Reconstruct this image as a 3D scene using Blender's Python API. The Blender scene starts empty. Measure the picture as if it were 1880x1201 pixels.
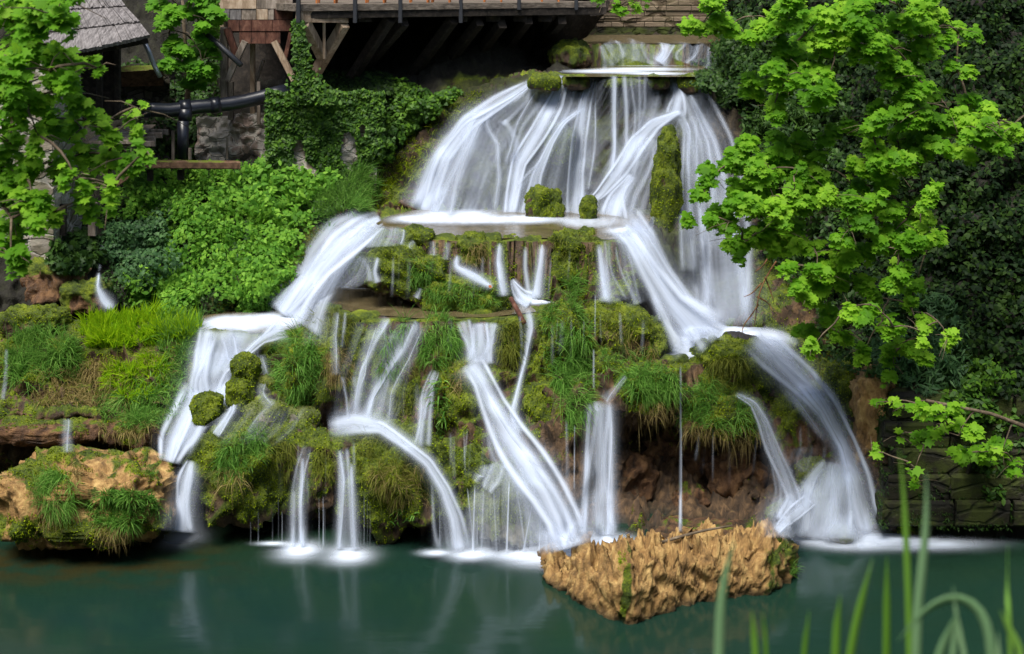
import bpy, math, random
import numpy as np
from mathutils import Vector
from mathutils.bvhtree import BVHTree

random.seed(7); RNG = np.random.default_rng(7)
scene = bpy.context.scene
COL = scene.collection

# ------------------------------------------------------------------ camera maths
H = 9.0; PITCH = math.radians(13.0); LENS = 50.0
F = 1880 * LENS / 36.0
CP, SP = math.cos(PITCH), math.sin(PITCH)
def ray(px, py):
    px = np.asarray(px, float); py = np.asarray(py, float)
    u = (px - 940) / F; v = (600.5 - py) / F
    return np.stack([u, CP + v * SP, -SP + v * CP], -1)
def P(px, py, Y):
    d = ray(px, py); t = np.asarray(Y, float) / d[..., 1]
    return d * t[..., None] + np.array([0, 0, H])
def PZ(px, py, z):
    d = ray(px, py); t = (z - H) / d[..., 2]
    return d * t[..., None] + np.array([0, 0, H])
def V(px, py, Y): return Vector(P(px, py, Y))
def ppm(py, Y): return F / (Y / (CP + (600.5 - py) / F * SP))

# ------------------------------------------------------------------ numpy noise
_perm = np.random.default_rng(3).permutation(256).astype(np.int64)
_perm = np.concatenate([_perm, _perm, _perm])
_g = np.random.default_rng(5).normal(size=(256, 3)); _g /= np.linalg.norm(_g, axis=1)[:, None]
def perlin(p):
    p = np.asarray(p, float); i = np.floor(p).astype(np.int64); f = p - i; i &= 255
    w = f * f * f * (f * (f * 6 - 15) + 10)
    def g(dx, dy, dz):
        h = _perm[_perm[_perm[i[..., 0] + dx] + i[..., 1] + dy] + i[..., 2] + dz] & 255
        return (_g[h] * (f - np.array([dx, dy, dz]))).sum(-1)
    def L(a, b, t): return a + (b - a) * t
    x, y, z = w[..., 0], w[..., 1], w[..., 2]
    return L(L(L(g(0,0,0), g(1,0,0), x), L(g(0,1,0), g(1,1,0), x), y),
             L(L(g(0,0,1), g(1,0,1), x), L(g(0,1,1), g(1,1,1), x), y), z) * 1.5
def fbm(p, o=4, r=0.5):
    p = np.asarray(p, float); s = 0; a = 1
    for k in range(o): s = s + a * perlin(p * 2**k + 17.3 * k); a *= r
    return s
def billow(p, o=3):
    p = np.asarray(p, float); s = 0; a = 1
    for k in range(o): s = s + a * (np.abs(perlin(p * 2**k + 9.7 * k)) * 2 - .5); a *= .5
    return -s          # rounded cushions, sharp creases between them
def ridge(p, o=4):
    p = np.asarray(p, float); s = 0; a = 1
    for k in range(o): s = s + a * (.5 - np.abs(perlin(p * 2**k + 5.1 * k)) * 2); a *= .55
    return s

def sstep0(x, a, b): t = np.clip((x - a) / (b - a), 0, 1); return t * t * (3 - 2 * t)
# ------------------------------------------------------------------ object helpers
def tag(o, label=None, cat=None, group=None, kind=None):
    if label: o['label'] = label
    if cat: o['category'] = cat
    if group: o['group'] = group
    if kind: o['kind'] = kind
    return o
def empty(name, loc, label=None, cat=None, group=None):
    o = bpy.data.objects.new(name, None); COL.objects.link(o); o.location = loc
    o.empty_display_size = .2
    return tag(o, label, cat, group)
def mesh(name, verts, faces, mat, parent=None, smooth=True, attrs=None, uv=None):
    """verts world coordinates (N,3); faces (M,3|4) array or list"""
    verts = np.asarray(verts, float)
    me = bpy.data.meshes.new(name)
    if parent is not None: off = np.array(parent.location)
    else:
        off = np.array([0., 0., 0.])
        if len(verts): off = np.array([verts[:, 0].mean(), verts[:, 1].mean(), verts[:, 2].min()])
    vl = verts - off
    if isinstance(faces, np.ndarray) and faces.ndim == 2:
        n, k = faces.shape
        me.vertices.add(len(vl)); me.vertices.foreach_set('co', vl.astype(np.float32).ravel())
        me.loops.add(n * k); me.loops.foreach_set('vertex_index', faces.astype(np.int32).ravel())
        me.polygons.add(n); me.polygons.foreach_set('loop_start', np.arange(0, n * k, k, dtype=np.int32))
        me.polygons.foreach_set('loop_total', np.full(n, k, dtype=np.int32))
    else:
        me.from_pydata(vl.tolist(), [], [list(f) for f in faces])
    if smooth: me.polygons.foreach_set('use_smooth', np.ones(len(me.polygons), bool))
    if attrs:
        for k_, a in attrs.items():
            at = me.attributes.new(k_, 'FLOAT', 'POINT'); at.data.foreach_set('value', np.asarray(a, np.float32))
    if uv is not None:
        lay = me.uv_layers.new(name='UVMap'); idx = np.zeros(len(me.loops), np.int32)
        me.loops.foreach_get('vertex_index', idx)
        lay.data.foreach_set('uv', np.asarray(uv, np.float32)[idx].ravel())
    me.update(calc_edges=True); me.validate()
    me.materials.append(mat)
    o = bpy.data.objects.new(name, me); COL.objects.link(o)
    if parent is None: o.location = off
    else: o.parent = parent
    return o

class MB:
    def __init__(s): s.v = []; s.f = []
    def add(s, vs, fs):
        b = len(s.v); s.v += [tuple(map(float, v)) for v in vs]; s.f += [tuple(b + i for i in f) for f in fs]; return s
    def beam(s, a, b, w, h=None, up=(0, 0, 1), bev=.012, jag=0.0):
        """box from a to b; w across, h along 'up'; chamfered long edges"""
        h = h or w; a = Vector(a); b = Vector(b); d = (b - a).normalized()
        u = Vector(up); u = (u - d * u.dot(d))
        if u.length < 1e-3: u = Vector((0, 1, 0)); u = u - d * u.dot(d)
        u.normalize(); r = d.cross(u).normalized(); c = min(bev, w * .3, h * .3)
        prof = [(-w/2 + c, -h/2), (w/2 - c, -h/2), (w/2, -h/2 + c), (w/2, h/2 - c), (w/2 - c, h/2), (-w/2 + c, h/2), (-w/2, h/2 - c), (-w/2, -h/2 + c)]
        vs = []
        for e, q in ((a, -1), (b, 1)):
            for x, y in prof: vs.append(e + r * x + u * y + d * (random.uniform(-jag, jag)))
        fs = [(i, (i + 1) % 8, 8 + (i + 1) % 8, 8 + i) for i in range(8)] + [tuple(range(7, -1, -1)), tuple(range(8, 16))]
        return s.add(vs, fs)
    def tube(s, pts, rad, n=14, cap=True):
        pts = [Vector(p) for p in pts]; m = len(pts)
        rad = rad if isinstance(rad, (list, tuple)) else [rad] * m
        vs = []; ref = None
        for i, p in enumerate(pts):
            d = (pts[min(i + 1, m - 1)] - pts[max(i - 1, 0)]).normalized()
            if ref is None: ref = d.orthogonal().normalized()
            ref = (ref - d * ref.dot(d)).normalized(); q = d.cross(ref)
            for k in range(n):
                a = 2 * math.pi * k / n; vs.append(p + (ref * math.cos(a) + q * math.sin(a)) * rad[i])
        fs = [(i*n + k, i*n + (k+1) % n, (i+1)*n + (k+1) % n, (i+1)*n + k) for i in range(m-1) for k in range(n)]
        if cap: fs += [tuple(range(n-1, -1, -1)), tuple((m-1)*n + k for k in range(n))]
        return s.add(vs, fs)
    def build(s, name, mat, parent=None, smooth=False):
        return mesh(name, np.array(s.v), s.f, mat, parent, smooth)

# ------------------------------------------------------------------ materials
class N:
    def __init__(s, name):
        s.m = bpy.data.materials.new(name); s.m.use_nodes = True; s.t = s.m.node_tree; s.t.nodes.clear()
        s.out = s.n('ShaderNodeOutputMaterial')
    def n(s, typ, **k):
        nd = s.t.nodes.new(typ)
        for a, b in k.items():
            if a in nd.bl_rna.properties: setattr(nd, a, b)
        return nd
    def lk(s, a, b): s.t.links.new(a, b)
    def put(s, sock, v):
        if isinstance(v, bpy.types.NodeSocket): s.lk(v, sock)
        elif isinstance(v, (tuple, list)) and len(v) == 3 and sock.type == 'RGBA': sock.default_value = (*v, 1)
        else: sock.default_value = v
    def coord(s, kind='pos', scale=(1, 1, 1)):
        if kind == 'pos': o = s.n('ShaderNodeNewGeometry').outputs['Position']
        elif kind == 'uv':
            u = s.n('ShaderNodeUVMap'); o = u.outputs[0]
        else: o = s.n('ShaderNodeTexCoord').outputs['Object']
        mp = s.n('ShaderNodeMapping'); s.lk(o, mp.inputs[0]); mp.inputs['Scale'].default_value = scale
        return mp.outputs[0]
    def noise(s, vec, scale, detail=4, rough=.55, dist=0):
        nd = s.n('ShaderNodeTexNoise'); s.lk(vec, nd.inputs['Vector']); nd.inputs['Scale'].default_value = scale
        nd.inputs['Detail'].default_value = detail; nd.inputs['Roughness'].default_value = rough; nd.inputs['Distortion'].default_value = dist
        return nd.outputs[0]
    def attr(s, name):
        nd = s.n('ShaderNodeAttribute'); nd.attribute_name = name; return nd.outputs['Fac']
    def ramp(s, fac, stops, interp='LINEAR'):
        nd = s.n('ShaderNodeValToRGB'); s.lk(fac, nd.inputs[0]); cr = nd.color_ramp; cr.interpolation = interp
        while len(cr.elements) < len(stops): cr.elements.new(.5)
        for e, (p, c) in zip(cr.elements, stops):
            e.position = p; e.color = (*c, 1) if isinstance(c, (tuple, list)) else (c, c, c, 1)
        return nd.outputs[0]
    def math(s, op, a, b=None, c=None, clamp=False):
        nd = s.n('ShaderNodeMath'); nd.operation = op; nd.use_clamp = clamp
        for i, x in enumerate((a, b, c)):
            if x is not None: s.put(nd.inputs[i], x)
        return nd.outputs[0]
    def mix(s, fac, a, b):
        nd = s.n('ShaderNodeMix'); nd.data_type = 'RGBA'; s.put(nd.inputs[0], fac); s.put(nd.inputs[6], a); s.put(nd.inputs[7], b)
        return nd.outputs[2]
    def smooth(s, x, lo, hi):
        nd = s.n('ShaderNodeMapRange'); nd.interpolation_type = 'SMOOTHSTEP'; s.put(nd.inputs[0], x)
        nd.inputs[1].default_value = lo; nd.inputs[2].default_value = hi; return nd.outputs[0]
    def bump(s, h, dist, strength=1, prev=None):
        nd = s.n('ShaderNodeBump'); s.lk(h, nd.inputs['Height']); nd.inputs['Distance'].default_value = dist
        nd.inputs['Strength'].default_value = strength
        if prev: s.lk(prev, nd.inputs['Normal'])
        return nd.outputs[0]
    def bsdf(s, col, rough=.8, bump=None, spec=.5, **k):
        b = s.n('ShaderNodeBsdfPrincipled'); s.put(b.inputs['Base Color'], col); s.put(b.inputs['Roughness'], rough)
        b.inputs['Specular IOR Level'].default_value = spec
        for a, v in k.items(): s.put(b.inputs[a.replace('_', ' ')], v)
        if bump: s.lk(bump, b.inputs['Normal'])
        return b.outputs[0]
    def softn(s):
        # aerated water scatters light all round: shade it with a broad, mostly upward facing normal
        g = s.n('ShaderNodeNewGeometry'); a = s.n('ShaderNodeVectorMath'); a.operation = 'SCALE'; s.lk(g.outputs['Normal'], a.inputs[0]); a.inputs['Scale'].default_value = .7
        b = s.n('ShaderNodeVectorMath'); b.operation = 'ADD'; s.lk(a.outputs[0], b.inputs[0]); b.inputs[1].default_value = (-.1, -.45, .75)
        c = s.n('ShaderNodeVectorMath'); c.operation = 'NORMALIZE'; s.lk(b.outputs[0], c.inputs[0]); return c.outputs[0]
    def done(s, sh): s.lk(sh, s.out.inputs[0]); return s.m

def mat_rock(name, tufa=((.010,.007,.005), (.060,.036,.019), (.19,.115,.055)), mossc=((.006,.014,.002), (.045,.070,.003), (.17,.21,.005)), wet=.35, bumpd=.10):
    k = N(name); p = k.coord(); ps = k.coord('pos', (1, 1, .45))
    n1 = k.noise(p, 1.3, 6, .6); n2 = k.noise(ps, 6, 6, .65, .4); n3 = k.noise(p, 28, 4, .7); n4 = k.noise(p, 3.1, 5, .6, .3)
    tc = k.ramp(n2, [(.28, tufa[0]), (.48, tufa[1]), (.72, tufa[2])])
    mv = k.math('ADD', k.math('MULTIPLY', n3, .45), k.math('MULTIPLY', n4, .6))
    mc = k.ramp(mv, [(.34, mossc[0]), (.5, mossc[1]), (.68, mossc[2])])
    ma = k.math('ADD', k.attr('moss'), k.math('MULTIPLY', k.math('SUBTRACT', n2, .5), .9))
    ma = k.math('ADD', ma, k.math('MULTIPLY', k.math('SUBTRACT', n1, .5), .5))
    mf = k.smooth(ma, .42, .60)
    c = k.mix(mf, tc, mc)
    soil_shade = k.ramp(n2, [(.3, (.005,.004,.003)), (.55, (.014,.013,.007)), (.75, (.028,.034,.012))])  # also darkened to stand for the shade under mill and deck
    c = k.mix(k.attr('soil_shade'), c, soil_shade)
    hh = k.math('ADD', k.math('MULTIPLY', n2, .8), k.math('MULTIPLY', n3, .35))
    gz = k.n('ShaderNodeNewGeometry'); sz = k.n('ShaderNodeSeparateXYZ'); k.lk(gz.outputs['Position'], sz.inputs[0])
    wl = k.smooth(k.math('ADD', sz.outputs[2], k.math('MULTIPLY', n4, .16)), .10, .26)     # soaked, algae stained band above the water line
    c = k.mix(wl, k.mix(.72, c, (.006, .008, .004)), c)
    rg = k.math('SUBTRACT', .9, k.math('MULTIPLY', k.smooth(n1, .45, .65), wet))
    rg = k.math('MAXIMUM', rg, k.math('MULTIPLY', mf, .85))
    return k.done(k.bsdf(c, rg, k.bump(hh, bumpd, .9), .4))

def mat_leaf(name, c0, c1, c2, trans=.45, rough=.6, spec=.15):
    k = N(name); r = k.attr('rnd'); p = k.coord(); n1 = k.noise(p, 1.1, 2)
    v = k.math('ADD', k.math('MULTIPLY', r, .65), k.math('MULTIPLY', n1, .45))
    c = k.ramp(v, [(.15, c0), (.5, c1), (.92, c2)])
    a = k.bsdf(c, rough, None, spec)
    t = k.n('ShaderNodeBsdfTranslucent'); ct = k.mix(.5, c, tuple(min(1, x * 1.5) for x in c2)); k.lk(ct, t.inputs[0])
    m = k.n('ShaderNodeMixShader'); m.inputs[0].default_value = trans; k.lk(a, m.inputs[1]); k.lk(t.outputs[0], m.inputs[2])
    return k.done(m.outputs[0])

def mat_wood(name, c0, c1, c2, moss=0.0, sc=(1, 1, 1), rough=.85):
    k = N(name); p = k.coord('pos', sc); n = k.noise(p, 9, 6, .65, .5); n2 = k.noise(p, 2.2, 4, .6)
    c = k.ramp(n, [(.3, c0), (.5, c1), (.72, c2)])
    if moss:
        g = k.n('ShaderNodeNewGeometry'); sx = k.n('ShaderNodeSeparateXYZ'); k.lk(g.outputs['Normal'], sx.inputs[0])
        f = k.math('MULTIPLY', k.smooth(sx.outputs[2], .3, .8), k.smooth(n2, .42, .55)); f = k.math('MULTIPLY', f, moss)
        c = k.mix(f, c, (.10, .13, .01))
    return k.done(k.bsdf(c, rough, k.bump(n, .02, .8), .3))

def mat_simple(name, col, rough=.5, spec=.5, metallic=0., nz=.15, sc=12):
    k = N(name); p = k.coord(); n = k.noise(p, sc, 5, .6)
    c = k.mix(n, tuple(x * (1 - nz * 2) for x in col), tuple(min(1, x * (1 + nz)) for x in col))
    return k.done(k.bsdf(c, rough, k.bump(n, .006, .5), spec, Metallic=metallic))

def mat_stone(name, c0, c1, mortar, scale=2.2, moss=0., plaster=0., ledge=(1, 1, 1)):
    """irregular rubble masonry from cells"""
    k = N(name); p = k.coord('pos', (1, 1, 1.7)); nz = k.noise(p, 2.5, 3)
    mp = k.n('ShaderNodeVectorMath'); mp.operation = 'ADD'; k.lk(p, mp.inputs[0])
    sc = k.n('ShaderNodeVectorMath'); sc.operation = 'SCALE'; k.lk(nz, sc.inputs[0]); sc.inputs['Scale'].default_value = .25; k.lk(sc.outputs[0], mp.inputs[1])
    v = k.n('ShaderNodeTexVoronoi'); v.feature = 'DISTANCE_TO_EDGE'; k.lk(mp.outputs[0], v.inputs['Vector']); v.inputs['Scale'].default_value = scale
    v2 = k.n('ShaderNodeTexVoronoi'); k.lk(mp.outputs[0], v2.inputs['Vector']); v2.inputs['Scale'].default_value = scale
    n = k.noise(p, 7, 6, .65); sh = k.math('ADD', k.math('MULTIPLY', n, .7), k.math('MULTIPLY', k.n('ShaderNodeSeparateColor').outputs[0], 0))
    sx = k.n('ShaderNodeSeparateColor'); k.lk(v2.outputs['Color'], sx.inputs[0])
    st = k.mix(k.math('MULTIPLY', k.math('ADD', n, sx.outputs[0]), .5), c0, c1)
    e = k.smooth(v.outputs['Distance'], .02, .09)
    c = k.mix(e, mortar, st)
    if moss: c = k.mix(k.math('MULTIPLY', k.smooth(k.noise(k.coord(), 1.6, 5, .65), .42, .6), moss), c, (.05, .07, .008))
    if plaster: c = k.mix(k.math('MULTIPLY', k.smooth(k.noise(k.coord(), 1.1, 5, .6), .45, .52), plaster), c, (.42, .40, .36))
    h = k.math('ADD', k.math('MULTIPLY', e, .7), k.math('MULTIPLY', n, .5))
    return k.done(k.bsdf(c, .9, k.bump(h, .06, .9), .3))

def mat_fall(name, k1=2.3, k2=8.0, kv=.16, tint=(.64, .72, .87)):
    k = N(name); u1 = k.coord('uv', (k1, kv, 1)); u2 = k.coord('uv', (k2, kv * 1.2, 1))
    a = k.noise(u1, 1, 2, .5, .25); b = k.noise(u2, 1, 3, .6, .35)
    s = k.math('ADD', k.math('MULTIPLY', a, .55), k.math('MULTIPLY', b, .45))
    d = k.attr('dens'); e = k.attr('env')
    thr = k.math('SUBTRACT', .70, k.math('MULTIPLY', d, .36))        # dense water: nearly everything white
    x = k.math('DIVIDE', k.math('SUBTRACT', s, k.math('SUBTRACT', thr, .20)), .40, clamp=True)
    d3 = k.math('MULTIPLY', k.math('MULTIPLY', d, d), .75)
    x = k.math('ADD', k.math('MULTIPLY', x, k.math('SUBTRACT', 1.0, d3)), d3)
    am = k.math('POWER', d, .9); al = k.math('MULTIPLY', k.math('MULTIPLY', x, e, clamp=True), am, clamp=True)
    c = k.mix(x, tuple(t * .85 for t in tint), tint)
    df = k.n('ShaderNodeBsdfDiffuse'); k.lk(c, df.inputs[0]); k.lk(k.softn(), df.inputs['Normal'])
    tl = k.n('ShaderNodeBsdfTranslucent'); k.lk(c, tl.inputs[0])
    m1 = k.n('ShaderNodeMixShader'); m1.inputs[0].default_value = .4; k.lk(df.outputs[0], m1.inputs[1]); k.lk(tl.outputs[0], m1.inputs[2])
    tr = k.n('ShaderNodeBsdfTransparent')
    m = k.n('ShaderNodeMixShader'); k.lk(al, m.inputs[0]); k.lk(tr.outputs[0], m.inputs[1]); k.lk(m1.outputs[0], m.inputs[2])
    return k.done(m.outputs[0])

def mat_foam(name, sc=(1.5, .5, 1), amt=1., str_=.5):
    k = N(name); n = k.noise(k.coord('pos', sc), 1.2, 3, .5, .3); e = k.attr('env')
    x = k.math('MULTIPLY', k.math('MULTIPLY', k.smooth(e, 0, 1), e), k.math('ADD', 1.3 - str_ * .5, k.math('MULTIPLY', k.math('SUBTRACT', n, .5), str_ * 5)))
    al = k.math('MULTIPLY', k.math('MINIMUM', k.math('MAXIMUM', k.math('MULTIPLY', x, .8), 0), 1), amt, clamp=True)
    e2 = 0
    df = k.n('ShaderNodeBsdfDiffuse'); df.inputs[0].default_value = (.66, .74, .88, 1)
    tr = k.n('ShaderNodeBsdfTransparent'); m = k.n('ShaderNodeMixShader')
    k.lk(al, m.inputs[0]); k.lk(tr.outputs[0], m.inputs[1]); k.lk(df.outputs[0], m.inputs[2])
    return k.done(m.outputs[0])

def mat_pool():
    k = N('pool_water'); p = k.coord('pos', (.35, 1.0, 1)); n = k.noise(p, .35, 3, .5); w = k.noise(k.coord('pos', (.6, 2.2, 1)), 1.2, 3, .5)
    c = k.ramp(n, [(.3, (.009, .024, .012)), (.5, (.008, .026, .017)), (.7, (.007, .024, .021))])
    # stony bed near the left shore seen through the shallow water
    g = k.n('ShaderNodeNewGeometry'); sx = k.n('ShaderNodeSeparateXYZ'); k.lk(g.outputs['Position'], sx.inputs[0])
    nb = k.noise(k.coord('pos', (1, 1.4, 1)), 1.5, 5, .6)
    sh = k.math('MULTIPLY', k.math('SUBTRACT', 1., k.smooth(sx.outputs[0], -6.5, -3.5)), k.smooth(sx.outputs[1], 20.3, 21.8))
    c = k.mix(k.math('MULTIPLY', sh, k.smooth(nb, .4, .62)), c, (.024, .022, .008))
    return k.done(k.bsdf(c, .14, k.bump(w, .02, .35), .5, IOR=1.33))

def mat_shallow():
    k = N('shallow_water'); p = k.coord('pos', (.8, 2, 1)); n = k.noise(p, 1.5, 4, .55); n2 = k.noise(k.coord(), 3, 5, .6)
    c = k.ramp(n2, [(.3, (.055, .045, .022)), (.6, (.12, .095, .05)), (.8, (.19, .16, .10))])
    return k.done(k.bsdf(c, .18, k.bump(n, .03, .5), .6, IOR=1.33))

M = dict(
    rock=mat_rock('travertine_and_moss'),
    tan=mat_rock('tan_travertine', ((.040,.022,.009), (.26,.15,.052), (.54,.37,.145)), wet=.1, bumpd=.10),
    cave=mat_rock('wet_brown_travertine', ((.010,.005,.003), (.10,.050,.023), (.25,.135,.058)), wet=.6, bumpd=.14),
    wetrock=mat_rock('wet_grey_travertine', ((.05,.045,.03), (.13,.12,.085), (.24,.22,.17)), ((.03,.04,.008), (.075,.095,.02), (.13,.14,.02)), wet=.6, bumpd=.05),
    dark=mat_rock('dark_wet_rock', ((.006,.006,.007), (.02,.019,.02), (.05,.048,.05)), wet=.7),
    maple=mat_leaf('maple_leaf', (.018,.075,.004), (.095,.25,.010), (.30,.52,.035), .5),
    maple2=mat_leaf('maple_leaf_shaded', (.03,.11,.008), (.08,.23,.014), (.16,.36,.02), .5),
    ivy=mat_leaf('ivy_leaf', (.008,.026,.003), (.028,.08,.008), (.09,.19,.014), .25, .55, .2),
    ivyshade=mat_leaf('shaded_ivy_leaf', (.002,.007,.002), (.006,.019,.004), (.030,.065,.008), .15, .6, .12),  # ivy leaf darkened to carry the shade of right bank and terrace
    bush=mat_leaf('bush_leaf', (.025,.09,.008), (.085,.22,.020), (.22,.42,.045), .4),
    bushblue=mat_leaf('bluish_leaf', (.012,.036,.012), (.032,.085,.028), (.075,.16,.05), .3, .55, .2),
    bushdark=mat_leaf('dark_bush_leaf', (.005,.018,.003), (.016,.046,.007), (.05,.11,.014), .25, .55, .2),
    lime=mat_leaf('lime_leaf', (.08,.20,.005), (.20,.38,.006), (.38,.56,.014), .45),
    grass=mat_leaf('grass_blade', (.025,.08,.010), (.075,.20,.022), (.22,.40,.08), .35),
    grassdry=mat_leaf('dry_grass', (.09,.07,.02), (.19,.15,.05), (.34,.27,.11), .3),
    grassolive=mat_leaf('olive_grass', (.05,.07,.008), (.11,.13,.018), (.20,.22,.03), .3),
    moss=mat_leaf('moss', (.016,.030,.002), (.10,.155,.003), (.30,.38,.005), .3, .8, .15),
    reed=mat_leaf('reed_blade', (.10,.24,.02), (.17,.36,.05), (.26,.46,.10), .4, .4),
    reedpale=mat_leaf('pale_reed_blade', (.14,.27,.13), (.22,.38,.20), (.32,.50,.28), .4, .4),
    bark=mat_wood('bark', (.04,.03,.02), (.10,.075,.05), (.20,.16,.11)),
    greywood=mat_wood('weathered_wood', (.05,.04,.032), (.16,.13,.105), (.34,.29,.25), sc=(1, 1, .25)),
    shingle=mat_wood('shingle_wood', (.05,.045,.045), (.13,.12,.12), (.27,.25,.25), sc=(2.2, .35, .35)),
    redwood=mat_wood('red_brown_wood', (.020,.009,.006), (.075,.028,.018), (.15,.075,.05), sc=(1, 1, .4)),
    palewood=mat_wood('pale_wood', (.12,.08,.05), (.26,.19,.13), (.42,.34,.26), sc=(1, 1, .3)),
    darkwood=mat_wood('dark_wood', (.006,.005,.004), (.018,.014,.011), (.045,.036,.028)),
    mosswood=mat_wood('mossy_wood', (.035,.02,.012), (.10,.055,.032), (.19,.11,.07), moss=1.),
    deckwood=mat_wood('deck_edge_wood', (.04,.032,.026), (.11,.09,.072), (.22,.185,.15), sc=(.3, 1, 2)),
    orange=mat_wood('orange_wood', (.16,.045,.01), (.34,.11,.03), (.48,.19,.06)),
    steel=mat_simple('dark_steel', (.022,.024,.03), .45, .5),
    pipe=mat_simple('black_plastic', (.010,.012,.020), .33, .5, sc=4),
    zinc=mat_simple('zinc_metal', (.30,.33,.38), .4, .5, .7),
    stone=mat_stone('rubble_stone', (.10,.085,.065), (.30,.26,.21), (.33,.31,.28), 1.9, .35, .25),
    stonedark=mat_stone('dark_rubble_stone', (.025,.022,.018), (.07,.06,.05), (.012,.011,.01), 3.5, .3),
    ivystone=mat_stone('plastered_stone', (.14,.10,.08), (.32,.25,.21), (.30,.26,.23), 2.4, .2, .7),
    mossstone=mat_stone('mossy_block_stone', (.008,.008,.005), (.020,.018,.010), (.007,.007,.005), 1.6, .6),
    fall=mat_fall('falling_water'),
    veil=mat_fall('water_veil', 4.0, 14.0, .12),
    thin=mat_fall('water_threads', 7.0, 24.0, .12),
    foam=mat_foam('foam'),
    foamsoft=mat_foam('soft_foam', (.6, 2.2, 1), .9, .35),
    tan_twig=mat_wood('orange_bark', (.05,.022,.010), (.14,.065,.025), (.26,.13,.05)),
    pool=mat_pool(), shallow=mat_shallow(),
)

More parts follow.
